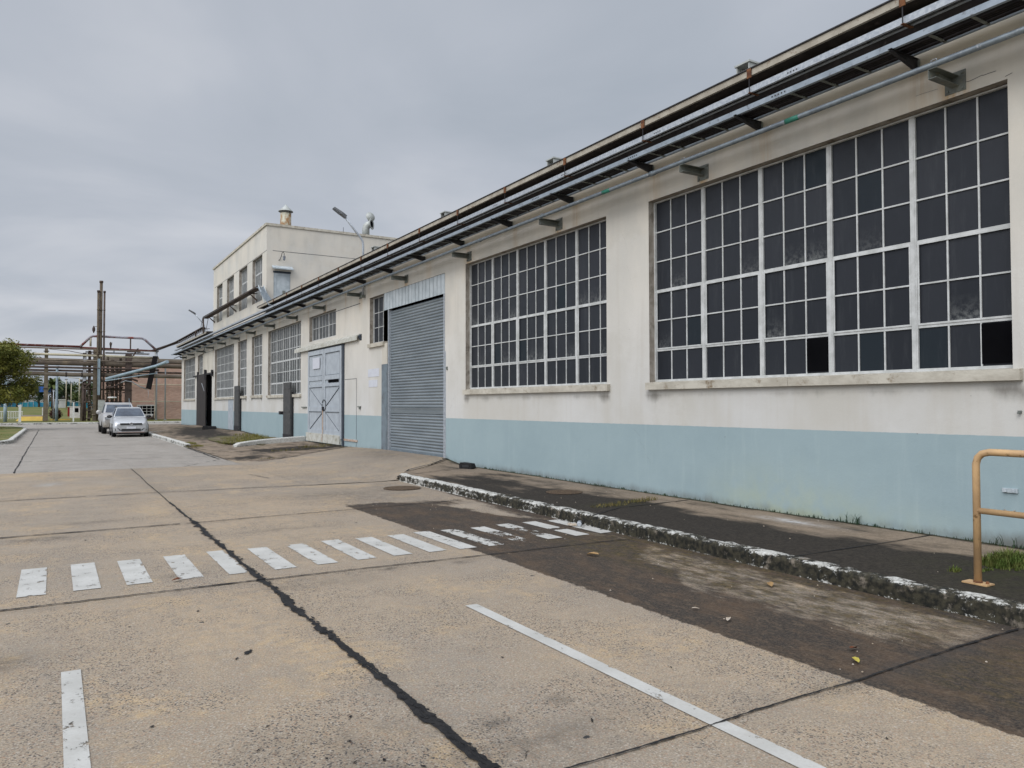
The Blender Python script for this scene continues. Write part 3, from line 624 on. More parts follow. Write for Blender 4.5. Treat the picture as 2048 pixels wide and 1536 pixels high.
# island kerb at left, far kerb
isl = [(-3.6, 37.95), (-2.2, 38.0), (-1.7, 38.3), (-1.5, 39.2)]+[(-1.46+.003*(y-40), y) for y in np.arange(40, 58, 1.)]+[(-1.45, 59), (-1.6, 61.5), (-2.2, 64), (-3.5, 66)]
k3 = kerb_strip('kerb', isl, .16, .2, M['kerb_white'], side=-1); tag(k3, kind='structure')
il = MB().poly([(x-.16, y+(.12 if y < 38.5 else 0), .15) for x, y in isl]+[(-30, 66, .15), (-30, 38.1, .15)]); tag(il.build('grass_island', M['lawn']), kind='structure')
tag(kerb_strip('kerb', [(-30, 37.95), (-3.6, 37.95)], .16, .2, M['kerb_white'], side=-1), kind='structure')
k4 = kerb_strip('kerb', [(60, 76), (20, 76), (9, 76), (-30, 76), (-60, 76)][::-1], .16, .3, M['kerb_white'], side=-1); tag(k4, kind='structure')
vg = MB().box(-80, 80, 76.25, 200, -.05, .12).build('grass_verge', M['lawn']); tag(vg, kind='structure')
hl = MB()  # low rise behind the pipe rack
hl.prism([(100, .1), (125, .75), (170, 1.3), (260, 1.6), (260, -1), (100, -1)], 'x', -70, 5.2); tag(hl.build('grass_bank', M['lawn']), kind='structure')
k5 = kerb_strip('kerb', [(5.80, 29.35), (5.95, 29.45), (6.4, 29.75), (7.0, 30.0), (7.7, 30.15), (8.58, 30.25)], .19, .20, M['kerb_white'], side=-1, hs=[.16, .23, .28, .32, .36, .40]); tag(k5, kind='structure')

# ------------------------------------------------------------------ factory building
B = thing('factory_building', 'long cream rendered factory with pale blue base, big steel windows and a taller rear block', 'building', (WX, 20, 0))
B.location = (0, 0, 0)
TY0, TY1, TZ = 37.1, 51.2, 10.22
WEND = 64.9
HEAD = 5.07
big = [(4.18, 9.88), (11.04, 16.60)]
openings = [(4.18, 9.88, 1.99, HEAD), (11.04, 16.60, 1.99, HEAD), (17.75, 23.2, 0, 0), (26.63, 29.94, 4.10, HEAD),
            (31.14, 36.68, 2.07, HEAD), (37.88, 40.12, 2.10, HEAD), (41.34, 43.5, 2.10, HEAD), (44.68, 50.5, 2.07, HEAD), (54.95, 57.07, 3.72, HEAD), (58.3, 63.7, 2.07, HEAD), (51.47, 53.2, -.3, 3.62)]
openings[2] = (17.75, 22.0, -.3, 5.03)
openings.append((22.0, 23.22, 3.54, 5.03))
tw = [(38.0, 40.13), (41.36, 43.4), (44.81, 46.8), (48.19, 50.0)]
for a, b_ in tw: openings.append((a, b_, 6.72, 8.96))
ys = sorted(set([round(float(v), 3) for v in ar(-8, WEND, .16)]+[v for o in openings for v in o[:2]]+[TY0, TY1]))
zs = sorted(set([round(float(v), 3) for v in ar(-.3, 6.1, .16)]+[round(float(v), 3) for v in ar(6.1, TZ, .4)]+[v for o in openings for v in o[2:]]+[6.1]))
def clean(l):
    o = [l[0]]
    for v in l[1:]:
        if v-o[-1] > 1e-3: o.append(v)
    return np.array(o)
ys = clean(ys); zs = clean(zs)
YY, ZZ = np.meshgrid(ys, zs, indexing='ij')
V = np.stack([np.full_like(YY, WX), YY, ZZ], -1).reshape(-1, 3); I = np.arange(YY.size).reshape(YY.shape)
F = np.stack([I[:-1, :-1], I[:-1, 1:], I[1:, 1:], I[1:, :-1]], -1).reshape(-1, 4)
cy = ((YY[:-1, :-1]+YY[1:, 1:])/2).reshape(-1); cz_ = ((ZZ[:-1, :-1]+ZZ[1:, 1:])/2).reshape(-1)
keep = np.ones(len(F), bool)
for a, b_, c, d in openings: keep &= ~((cy > a) & (cy < b_) & (cz_ > c) & (cz_ < d))
keep &= ~((cz_ > 6.1) & ((cy < TY0) | (cy > TY1)))
me = bpy.data.meshes.new('wall'); me.from_pydata(V.tolist(), [], F[keep].tolist()); me.materials.append(M['wall'])
pipe_y = [4.72, 8.60, 12.55, 16.40, 20.25, 24.05, 27.95, 31.7, 35.5, 39.4, 43.2, 47.1, 51.0, 54.8, 58.7, 62.5]
tray_y = [2.8+2.265*i for i in range(28)]
ru = np.zeros_like(YY); gm = np.zeros_like(YY); ms = np.zeros_like(YY)
for y in pipe_y: ru += 1.0*np.exp(-((YY-y-.02)/.13)**2)*ss(4.55, 5.12, ZZ)*(ZZ < 5.2)
for y in tray_y: ru += .55*np.exp(-((YY-y-.1)/.10)**2)*ss(4.3, 5.3, ZZ)*(ZZ < 5.6)
for a, b_, c, d in openings[:10]:
    if c > 1 and d < 6: gm += .50*ss(.10, .0, np.abs(ZZ-(c-.18)))*(YY > a-.1)*(YY < b_+.1)
    if c > 1: gm += .42*ss(.7, 0, (c-.15)-ZZ)*((c-.15) > ZZ)*(ss(.25, .1, np.abs(YY-a))+ss(.25, .1, np.abs(YY-b_)))+.20*ss(.55, 0, (c-.15)-ZZ)*((c-.15) > ZZ)*(YY > a)*(YY < b_)*ss(.45, .7, fbm(YY*4, ZZ*.2, 1.))
base = pz(YY)+.0
gm += .55*ss(.16, .0, ZZ-base)+.25*ss(.6, .1, ZZ-base)*fbm(YY, ZZ, .8)+.5*ss(.35, .05, ZZ-base)*blob(YY, ZZ*0, 3.6, 0, .8, 1)
ms += .35*blob(YY, ZZ, 7.2, .25, 1.1, .42)+.2*blob(YY, ZZ, 6.2, .2, 1.6, .2)
gm += .35*ss(.12, .02, np.abs(YY-4.05))*(ZZ > .9)*(ZZ < 5.3)+.14*ss(5.2, 5.6, ZZ)
gm += .15*ss(7, 10, ZZ)*fbm(YY, ZZ*.2, .9)
at = me.color_attributes.new('wall', 'FLOAT_COLOR', 'POINT'); arr = np.ones(YY.shape+(4,), np.float32)
arr[..., 0] = np.clip(ru, 0, 1); arr[..., 1] = np.clip(gm, 0, 1); arr[..., 2] = np.clip(ms, 0, 1); at.data.foreach_set('color', arr.ravel()); me.update()
wall = bpy.data.objects.new('wall', me); COL.objects.link(wall); wall.parent = B
# other walls, reveals, roofs
mb = MB()
mb.quad((WX+.01, WEND, -.3), (WX+.01, WEND, 6.1), (30, WEND, 6.1), (30, WEND, -.3)).quad((WX+.01, -8, -.3), (30, -8, -.3), (30, -8, 6.1), (WX+.01, -8, 6.1))
mb.quad((30, -8, -.3), (30, WEND, -.3), (30, WEND, 6.1), (30, -8, 6.1)); mb.build('end_walls', M['wall_plain'], B)
D = .20
for a, b_, c, d in openings:
    mb = MB()
    dd = D if d < 6 else .22
    if d < 3.7 and c < 0: continue
    x0, x1 = WX+.001, WX+dd
    mb.quad((x0, a, c), (x1, a, c), (x1, a, d), (x0, a, d)).quad((x0, b_, c), (x0, b_, d), (x1, b_, d), (x1, b_, c)).quad((x0, a, d), (x1, a, d), (x1, b_, d), (x0, b_, d)).quad((x0, a, c), (x0, b_, c), (x1, b_, c), (x1, a, c))
    mb.build('reveal', M['reveal'], B)
FX = 8.20
mb = MB().box(FX+.03, 30, -8, TY0, 6.235, 6.30).box(FX+.03, WX, TY0, 37.3, 6.235, 6.30).box(FX+.03, 30, TY1, WEND+.2, 6.235, 6.30).box(WX+.02, 30, -7.9, WEND, 6.1, 6.23); mb.build('roof', M['roof'], B)
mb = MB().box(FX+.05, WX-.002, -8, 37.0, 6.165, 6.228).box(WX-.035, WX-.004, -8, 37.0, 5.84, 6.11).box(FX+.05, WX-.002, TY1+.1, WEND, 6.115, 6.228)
mb.box(WX-.035, WX-.004, 37.0, WEND, 5.84, 6.0)  # wall band darkened by colour for the shade below the eave
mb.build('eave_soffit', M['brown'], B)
mb = MB().box(FX-.012, FX+.03, -8, 36.9, 6.158, 6.245).box(FX-.012, FX+.03, TY1+.1, WEND+.1, 6.158, 6.245)
for y in np.arange(-1, 37, .62): mb.box(FX-.022, FX-.008, y, y+.02, 6.152, 6.172).box(FX-.022, FX-.008, y+.06, y+.08, 6.152, 6.172)
mb.build('fascia', M['fascia'], B)
mb = MB().box(FX-.03, FX+.05, -8, 36.9, 6.248, 6.262).build('roof_edge_flashing', M['blacksteel'], B)
# rounded cornice under the trays
prof = [(WX-.002, 5.50)]+[(WX-.004-.185*math.cos(a_), 5.69+.19*math.sin(a_)) for a_ in np.linspace(-1.5, 1.5, 13)]+[(WX-.002, 5.88)]
mb = MB(); i0 = 0
yy = [-8, TY0, WEND]
for y in yy: mb.v += [(p[0], y, p[1]) for p in prof]
n = len(prof)
for k_ in range(2):
    for i in range(n-1): mb.f.append((k_*n+i, k_*n+i+1, (k_+1)*n+i+1, (k_+1)*n+i)); mb.mi.append(0); mb.sm.append(True)
cornice = mb.build('cornice', M['wall'], B)
# tower block side wall, roof, coping
mb = MB()
DW = (8.95, 9.74, 6.5, 8.02)
def sidewall(x0, x1, z0, z1): mb.quad((x0, TY0, z0), (x1, TY0, z0), (x1, TY0, z1), (x0, TY0, z1))
sidewall(WX+.002, DW[0], 6.1, TZ); sidewall(DW[1], 22, 6.1, TZ); sidewall(DW[0], DW[1], DW[3], TZ)
mb.quad((WX+.002, TY1, 6.1), (WX+.002, TY1, TZ), (22, TY1, TZ), (22, TY1, 6.1)).quad((22, TY0, 6.1), (22, TY1, 6.1), (22, TY1, TZ), (22, TY0, TZ))
mb.build('upper_block_wall', M['wall'], B, attrs={'wall': [(0, .1, 0, 1)]*len(mb.v)})
mb = MB().box(WX-.02, 22, TY0-.02, TY1+.02, TZ, TZ+.06); mb.build('upper_roof', M['roof'], B)
mb = MB().box(WX-.06, WX+.0, TY0-.05, TY1+.05, TZ-.03, TZ+.085).box(WX+.0, 22, TY0-.05, TY0+.02, TZ-.03, TZ+.085); mb.build('coping', M['sill'], B)
mb = MB()
MB().box(8.9, 13.3, TY0-.006, TY0+.01, 9.0, 9.018).build('groove', M['doordark'], B); MB().box(WX-.006, WX+.01, 24.1, 26.6, 4.955, 4.975).build('groove', M['doordark'], B); MB().box(WX-.007, WX+.01, TY0, TY1-.5, 8.985, 9.0).build('groove', M['doordark'], B)
mb.box(WX-.006, WX+.01, 24.42, 24.435, .25, 2.5).box(WX-.006, WX+.01, 24.43, 25.6, 2.495, 2.508)
mb.build('hatch_outline', M['doordark'], B); MB().box(WX-.006, WX+.01, 50.6, 56.6, 5.08, 5.095).build('groove', M['doordark'], B)
mb = MB()
rng2 = random.Random(3)
def crack(pts, wd=.004):
    for (ya, za), (yb, zb) in zip(pts[:-1], pts[1:]):
        mb.quad((WX-.003, ya, za-wd), (WX-.003, yb, zb-wd), (WX-.003, yb, zb+wd), (WX-.003, ya, za+wd))
crack([(4.61, 5.192), (4.57, 5.186), (4.53, 5.19), (4.46, 5.199), (4.44, 5.204), (4.42, 5.196), (4.36, 5.197), (4.29, 5.195)], .003)
mb.build('crack', M['doordark'], B); mb = MB(); crack([(4.20, 5.10), (4.13, 5.115)], .003); mb.build('crack', M['doordark'], B); mb = MB(); crack([(4.92, 5.224), (5.01, 5.23), (5.10, 5.234), (5.18, 5.232)], .0015)
mb.build('crack', M['doordark'], B)
rc = random.Random(12)
for (y0_, z0_, dy, dz, n_, wd_) in ((10.6, 4.9, -.02, -.16, 9, .0012), (17.2, 1.95, .05, -.09, 7, .0012), (4.05, 1.9, -.01, -.10, 8, .0014), (13.2, 1.82, .03, -.08, 6, .001), (8.3, 1.28, .04, -.10, 9, .0012), (24.9, 3.5, .10, -.12, 8, .002), (10.3, 1.2, -.05, -.08, 8, .0012)):
    mb = MB(); pts = [(y0_, z0_)]
    for _ in range(n_): pts.append((pts[-1][0]+dy+rc.uniform(-.05, .05), pts[-1][1]+dz*rc.uniform(.5, 1.2)))
    crack(pts, wd_); mb.build('crack', M['bracket'], B)

# windows ------------------------------------------------------------
def window(y0, y1, z0, z1, groups, rows, parent=B, x=None, gmat='glass', mull=.037, bar=.0095, thick_rows=(), sash=False, vbars=0, seed=1, sill=True, bars2=None, depth=.145, label=None):
    """steel window in the wall plane; groups = pane columns per bay, counted from the far end"""
    rg = random.Random(seed); x = x if x is not None else WX+depth
    fr = MB(); fr.box(x-.022, x+.03, y0, y1, z0, z0+.045).box(x-.03, x+.03, y0, y1, z1-.018, z1).box(x-.0295, x+.0295, y0, y0+.03, z0+.045, z1-.018).box(x-.0295, x+.0295, y1-.03, y1, z0+.045, z1-.018)
    a0, a1, b0, b1 = y0+.03, y1-.03, z0+.045, z1-.018; tot = sum(groups); wd = (a1-a0-mull*2*(len(groups)-1))/tot; gl = MB(); ga = []
    zr = [b0+(b1-b0)*i/rows for i in range(rows+1)]
    y = a0; win = thing('window', None, None) if False else None
    sashes = []
    for gi, gcount in enumerate(groups):
        ya, yb = y, y+wd*gcount
        for c in range(gcount):
            for r_ in range(rows):
                pa, pb = ya+wd*c, ya+wd*(c+1); za, zb = zr[r_], zr[r_+1]
                tone = max(0, min(1, .40+.5*(r_/rows)+rg.uniform(-.2, .2))); odd = rg.random(); low = rg.uniform(.4, 1) if r_ in (1, 3) and rg.random() < .30 else 0
                n_ = 3
                for ii in range(n_):
                    for jj in range(n_):
                        q = [(ii, jj), (ii+1, jj), (ii+1, jj+1), (ii, jj+1)]
                        gl.quad(*[(x+.012+.0*tone, pa+(pb-pa)*u/n_, za+(zb-za)*v/n_) for u, v in q][::-1])
                        for u, v in q[::-1]:
                            e_ = low*(1 if v == 0 else .25 if v == 1 else 0); ga.append((tone, odd, e_, 1))
            if c: fr.box(x-.004, x+.01, ya+wd*c-bar, ya+wd*c+bar, b0, b1)
            for vb in range(vbars):
                yc = ya+wd*(c+(vb+1)/(vbars+1)); fr.box(x-.006, x+.011, yc-.011, yc+.011, b0, b1)
        for r_ in range(1, rows):
            th = bar*2.2 if r_ in thick_rows else bar
            fr.box(x-.0052, x+.0112, ya, yb, zr[r_]-th, zr[r_]+th)
        if gi < len(groups)-1:
            fr.box(x-.016, x+.025, yb, yb+mull*2, b0, b1)
            fr.box(x-.022, x-.016, yb+mull*.45, yb+mull*.62, b0, b1)
        if sash: sashes.append((ya, yb))
        y = yb+mull*2
    f = fr.build('window', M['whiteframe'], parent)
    if label: f['label'] = label
    gl.build('glass', M[gmat], f, attrs={'pane': ga})
    for (ya, yb) in sashes:
        sm = MB(); t = .022; s0, s1 = zr[thick_rows[0]]+.012, zr[thick_rows[1]]-.012
        sm.box(x-.014, x-.0055, ya+.003, yb-.003, s0, s0+t).box(x-.014, x-.0055, ya+.003, yb-.003, s1-t, s1).box(x-.0135, x-.0055, ya+.003, ya+.003+t, s0+t, s1-t).box(x-.0135, x-.0055, yb-.003-t, yb-.003, s0+t, s1-t)
        sm.build('sash', M['whiteframe'], f)
    if sill:
        sl = MB(); ns = max(1, int((y1-y0)/2.2)); yy_ = [y0-.10+(y1-y0+.13)*i/ns for i in range(ns+1)]
        for i in range(ns): sl.hexa([(WX-.075, yy_[i], z0-.125), (WX+.13, yy_[i], z0-.125), (WX+.13, yy_[i+1]-.006, z0-.125), (WX-.075, yy_[i+1]-.006, z0-.125), (WX-.08, yy_[i], z0-.008), (WX+.14, yy_[i], z0+.012), (WX+.14, yy_[i+1]-.006, z0+.012), (WX-.08, yy_[i+1]-.006, z0-.008)])
        sl.build('sill', M['sill'], f)
    return f
w2 = window(4.18, 9.88, 2.0, HEAD-.01, [3]*5, 6, thick_rows=(1, 3), sash=True, seed=5, label='largest five-bay steel window, nearest the yellow rail')
w1 = window(11.04, 16.60, 2.0, HEAD-.01, [3]*5, 6, thick_rows=(1, 3), sash=True, seed=9, label='five-bay steel window beside the roller shutter')
window(22.0, 23.22, 3.56, 5.02, [3], 3, seed=4, label='narrow steel window beside the cladding over the shutter')
window(26.63, 29.94, 4.11, HEAD-.01, [3, 3, 2], 2, gmat='glass_far', seed=6, mull=.035, sill=False, bar=.012, label='short wide window above the pale blue double door')
kw = dict(gmat='glass_far', vbars=2, mull=.04, bar=.016)
window(31.14, 36.68, 2.08, HEAD-.01, [1]*5, 6, thick_rows=(1, 3), seed=12, **kw)
window(37.88, 40.12, 2.11, HEAD-.01, [1, 1], 6, thick_rows=(3,), seed=13, **kw)
window(41.34, 43.5, 2.11, HEAD-.01, [1, 1], 6, thick_rows=(3,), seed=14, **kw)
window(44.68, 50.5, 2.08, HEAD-.01, [1]*5, 6, thick_rows=(1, 3), seed=15, **kw)
window(54.95, 57.07, 3.73, HEAD-.01, [1, 1], 3, seed=16, **kw)
window(58.3, 63.7, 2.08, HEAD-.01, [1]*4, 6, thick_rows=(3,), seed=17, **kw)
for i, (a, b_) in enumerate(tw):
    window(a, b_, 6.73, 8.95, [2, 2], 3, gmat='glass_far', seed=20+i, mull=.03, bar=.018, x=WX+.17, vbars=1, thick_rows=(1, 2), sill=False)
# broken dark panes in the largest window
MB().box(WX+.135, WX+.150, 4.25, 4.56, 2.07, 2.51).build('broken_pane', M['void'], w2); MB().box(WX+.135, WX+.150, 6.52, 6.84, 2.07, 2.51).build('broken_pane', M['void'], w2)
# black sheet and door boxes stand in for the unlit inside
mb = MB().box(WX+.25, WX+.27, -8, WEND-.1, -.3, 6.05); vo = mb.build('dark_inside_sheet', M['void'], B)
MB().box(WX+.05, WX+.2, 53.19, 53.6, 0, 3.7).box(WX+.05, WX+.24, 51.2, 51.46, 0, 3.7).box(WX+.2, WX+.24, 51.46, 53.2, 0, 3.7).build('door_opening', M['void'], B)
for v in []: pass

# roller shutter door
rs = MB(); y0, y1 = 17.80, 21.62; z = .285; prof = []
nsl = 50; hs = (4.46-.30)/nsl
for i in range(nsl):
    zb = .30+i*hs; dx = .0
    if i in (13, 14): prof += [(WX+.066+.012*(i-13), zb), (WX+.060, zb+hs*.95)]; continue
    for k_ in range(5):
        t = k_/5; prof.append((WX+.088-.022*math.sin(math.pi*min(1, t*1.15)), zb+hs*t))
    prof.append((WX+.094, zb+hs*.97))
for i in range(len(prof)-1):
    (xa, za), (xb, zb) = prof[i], prof[i+1]; rs.quad((xa, y0, za), (xa, y1, za), (xb, y1, zb), (xb, y0, zb), sm=False)
sh = rs.build('roller_shutter', M['shutter'], B); sh['label'] = 'grey corrugated roller shutter door'
mb = MB().box(WX+.06, WX+.11, y0, y1, .262, .325); mb.build('bottom_rail', M['guard'], sh)
MB().box(WX-.02, WX+.12, 17.745, 17.80, .2, 4.5).build('guide_rail', M['galv'], sh); MB().box(WX+.0, WX+.13, 21.62, 21.67, .2, 4.5).build('guide_rail', M['galv'], sh)
mb = MB().box(WX-.012, WX+.02, 17.69, 17.745, .2, 3.0); mb.build('guide_trim', M['galv'], sh)
mb = MB()
for y in np.arange(17.76, 22.0, .2355): mb.box(WX-.004+.0008*((int(y*10)) % 2), WX+.004, y, min(y+.212, 22.0), 4.50, 5.02)
MB().box(WX+.005, WX+.03, 17.76, 22.0, 4.505, 5.015).build('cladding_gaps', M['doordark'], B); cl = mb.build('shutter_cladding', M['clad'], B); cl['label'] = 'pale blue vertical boards above the roller shutter'
mb = MB().box(WX-.02, WX+.25, 21.69, 22.13, .2, 2.86).build('shutter_guard_post', M['guard'], B)
mb = MB().box(WX-.015, WX+.25, 21.70, 22.12, 2.865, 3.50).build('shutter_pier', M['wall_plain'], B)
mb = MB().box(WX+.22, WX+.24, 17.7, 23.3, .0, 5.03).build('shutter_backing', M['void'], B)
mb = MB().box(WX+.10, WX+.2, 21.67, 21.9, 3.55, 4.5).build('shutter_housing', M['doordark'], B)
# filler wall between the narrow window and the shutter opening
# double door
DX = WX-.03
dd = MB(); dy0, dys, dy1 = 25.86, 27.86, 29.90; dz0, dz1 = .26, 3.70
def leaf(a, b_, mir):
    lf = MB(); dg = []; lf.box(DX, WX-.002, a, b_, dz0+.18, dz1)
    fx = DX-.028; s = .17
    for (ya, yb, za, zb) in ((a, a+s, dz0+.18, dz1), (b_-s, b_, dz0+.18, dz1), (a+s, b_-s, dz1-s, dz1), (a+s, b_-s, 2.55, 2.72), (a+s, b_-s, 2.30, 2.42), (a+s, b_-s, 1.38, 1.56), (a+s, b_-s, dz0+.18, .70)):
        lf.box(fx, DX-.001, ya, yb, za, zb)
    def diag(p, q, wd=.016):
        p = Vector(p); q = Vector(q); d = (q-p).normalized(); n_ = Vector((-d.y, d.x))*wd
        c4 = [p+n_, p-n_, q-n_, q+n_]
        dg.append([(DX-.012, v.x, v.y) for v in c4]+[(DX-.0015, v.x, v.y) for v in c4])
    if mir: diag((a+.25, 2.24), (b_-.25, 1.6)); diag((b_-.25, 1.32), (a+.25, .70), .005)
    else: diag((b_-.25, 2.24), (a+.25, 1.6), .005); diag((a+.25, 1.32), (b_-.25, .70))
    o = lf.build('door_leaf', M['door'], DB)
    gp = MB()
    for (ya, yb, za, zb) in ((a+s, b_-s, 2.715, 2.728), (a+s, b_-s, dz1-s-.012, dz1-s+.002), (a+s, b_-s, 1.37, 1.383), (a+s-.006, a+s+.004, .72, 3.5), (a+s, b_-s, 2.290, 2.302)):
        gp.box(fx-.002, fx+.003, ya, yb, za, zb)
    for h_ in dg: gp.hexa(h_)
    gp.build('panel_gaps', M['doordark'], o)
    kp = MB().box(fx-.03, WX-.003, a+(.1 if mir else 0), b_+(0 if mir else .14), dz0-.02, dz0+.30).build('kick_board', M['canopy'], o)
    return o
DB = MB().box(DX-.001, WX-.003, 25.66, 25.84, .2, 3.75).box(DX+.001, WX-.003, 25.84, 29.95, 3.705, 3.75).build('double_door', M['doordark'], B); DB['label'] = 'weathered pale blue double door under the flashing'
la = leaf(dy0, dys-.012, True); lb = leaf(dys+.012, dy1, False)
MB().box(DX-.034, DX-.030, 26.1+.05, 27.3, 2.44, 2.54).build('broken_slot', M['void'], la)
MB().box(DX-.034, DX-.030, 28.35, 29.25, 3.0, 3.42).build('notice_sheet', M['notice'], lb)
mb = MB(); mb.box(DX-.036, DX-.029, 27.89, 28.0, .57, 1.48).box(DX-.066, DX-.059, 27.885, 27.96, .27, .55); mb.build('rust_streak', M['doorrust'], lb)
mb = MB(); mb.tube([(DX-.05, 27.75+.22*math.cos(t), 1.62+.2*math.sin(t)) for t in np.linspace(.4, 6.5, 16)], .013, 6); mb.box(DX-.08, DX-.03, 27.78, 27.92, 1.42, 1.56); mb.build('chain_lock', M['blacksteel'], la)
# flashing over the door
cn = MB(); pr = [(WX-.002, 3.97), (WX-.10, 3.90), (WX-.11, 3.76), (WX-.09, 3.76), (WX-.08, 3.88), (WX-.002, 3.93)]
cn.prism([(a, b_) for a, b_ in pr], 'y', 24.15, 31.75); fl = cn.build('door_flashing', M['canopy'], B); fl['label'] = 'long dented metal flashing above the double door'
MB().prism([(WX-.002, 3.95), (WX-.07, 3.88), (WX-.002, 3.74)], 'y', 23.95, 24.15).build('broken_end', M['doordark'], fl)
# old closed-up hatch plank and latch
MB().box(WX-.03, WX-.001, 24.3, 25.62, .40, .47).build('base_plank', M['doorrust'], B)
MB().box(WX-.05, WX-.001, 23.98, 24.22, 1.55, 1.585).box(WX-.045, WX-.001, 24.02, 24.07, 1.48, 1.55).build('wall_latch', M['bracket'], B)
MB().box(WX-.05, WX-.001, 30.2, 30.85, 1.52, 1.56).build('wall_latch', M['bracket'], B)
MB().box(WX-.03, WX-.001, 17.58, 17.63, 2.52, 2.60).build('bell_push', M['bracket'], B)
MB().box(WX-.03, WX-.001, 17.35, 17.36, .0, .01).build('bell_screw', M['bracket'], B)
# notices beside the shutter
tag(MB().box(WX-.008, WX-.001, 22.38, 23.34, 2.51, 2.76).build('notice_board', M['notice']), 'upper blank white notice on the wall beside the roller shutter', 'sign', 'blank notices beside the shutter')
tag(MB().box(WX-.008, WX-.001, 22.52, 23.28, 2.19, 2.41).build('notice_board', M['notice']), 'lower, smaller blank white notice on the wall beside the roller shutter', 'sign', 'blank notices beside the shutter')
# charcoal doors
def cdoor(y0, y1, z0, z1, lab, knob):
    m_ = MB().box(WX-.16, WX-.09, y0, y1, z0, z1).box(WX-.17, WX-.161, y0+.05, y1-.05, z1-.28, z1-.22).box(WX-.17, WX-.161, y0+.05, y1-.05, (z0+z1)/2-.03, (z0+z1)/2+.03)
    o = m_.build('charcoal_door', M['charcoal'], B); o['label'] = lab
    MB().box(WX-.09, WX-.001, y0+.02, y0+.10, z0+.1, z1-.4).build('door_stop', M['blacksteel'], o)
    if knob: MB().box(WX-.28, WX-.16, y1, y1+.28, 1.22, 1.36).build('handle', M['blacksteel'], o)
    MB().box(WX-.175, WX-.162, y0+.0, y1, z0, z0+.28).build('kick_plate', M['blacksteel'], o)
cdoor(32.15, 33.25, .12, 2.58, 'tall charcoal door panel standing in front of a window, with a latch', True)
cdoor(42.5, 43.65, .24, 2.66, 'tall charcoal door panel farther along the wall', False)
MB().box(WX-.02, WX-.001, 44.65, 46.05, .25, 1.95).box(WX-.035, WX-.021, 44.66, 44.8, .6, .72).box(WX-.035, WX-.021, 44.66, 44.8, 1.4, 1.52).build('pale_blue_hatch_door', M['door'], B)
MB().box(WX-.004, WX+.004, 51.2, 54.95, 3.72, 5.06).build('infill_panel', M['wall_plain'], B)
# sliding black door with rail
SDo = MB()
for i in range(6): SDo.box(WX-.13, WX-.08-.004*(i % 2), 53.1+i*.6, 53.1+i*.6+.585, .24, 3.64)
so_ = SDo.build('sliding_door', M['blackdoor'], B); so_['label'] = 'black board sliding door, half open'
MB().box(WX-.10, WX-.03, 50.9, 58.5, 3.60, 3.70).box(WX-.16, WX-.05, 53.3, 53.55, 3.3, 3.95).box(WX-.16, WX-.05, 56.2, 56.45, 3.3, 3.9).box(WX-.14, WX-.04, 50.9, 51.1, 3.45, 3.85).build('rail', M['blacksteel'], so_)
mb = MB().hexa([(WX-.15, 53.4, 2.55), (WX-.14, 53.4, 2.55), (WX-.14, 53.55, 2.55), (WX-.15, 53.55, 2.55), (WX-.15, 54.4, 3.1), (WX-.14, 54.4, 3.1), (WX-.14, 54.6, 3.1), (WX-.15, 54.6, 3.1)]).build('torn_strip', M['galv'], so_)
# tower door
td = MB().box(DW[0], DW[1], TY0+.02, TY0+.10, DW[2], DW[3]).box(DW[0]+.06, DW[0]+.12, TY0+.005, TY0+.02, DW[2], DW[3]-.12).box(DW[1]-.12, DW[1]-.06, TY0+.005, TY0+.02, DW[2], DW[3]-.12).box(DW[0]+.06, DW[1]-.06, TY0+.006, TY0+.02, DW[3]-.16, DW[3]-.1)
tdo = td.build('roof_door', M['clad'], B); tdo['label'] = 'pale blue door high on the upper block'
mb = MB().box(DW[0]+.42, DW[0]+.56, TY0-.005, TY0+.012, 6.85, 7.12).build('letter_plate', M['bracket'], tdo)
mb = MB().box(DW[0]-.03, DW[1]+.03, TY0-.01, TY0+.03, DW[3]-.06, DW[3]+.03).build('door_head', M['doordark'], tdo)
mb = MB().hexa([(8.86, TY0-.30, 8.10), (9.82, TY0-.30, 8.10), (9.82, TY0-.002, 8.22), (8.86, TY0-.002, 8.22), (8.86, TY0-.30, 8.16), (9.82, TY0-.30, 8.16), (9.82, TY0-.002, 8.30), (8.86, TY0-.002, 8.30)]).build('door_hood', M['clad'], tdo)
mb = MB()
for i in range(9): mb.box(8.58, 8.585, 50, 50.1, 0, .001)
# hook pull on blue wall near rail
MB().box(WX-.02, WX-.001, 4.15, 4.30, .70, .745).box(WX-.035, WX-.02, 4.17, 4.20, .705, .74).box(WX-.035, WX-.02, 4.25, 4.28, .705, .74).build('wall_hinge_plate', M['clad'], B)
MB().box(WX-.03, WX-.001, 4.10, 4.13, 1.535, 1.56).box(WX-.05, WX-.02, 4.105, 4.125, 1.525, 1.545).build('wall_hook', M['bracket'], B)
MB().tube([(WX-.008, 4.18+.11*t, .52-.02*math.sin(math.pi*t)) for t in np.linspace(0, 1, 8)], .005, 5).build('plaster_scar', M['reveal'], B)

ORD = ['first', 'second', 'third', 'fourth', 'fifth', 'sixth', 'seventh', 'eighth', 'ninth', 'tenth', 'eleventh', 'twelfth', 'thirteenth', 'fourteenth', 'fifteenth', 'sixteenth', 'seventeenth', 'eighteenth', 'nineteenth', 'twentieth']
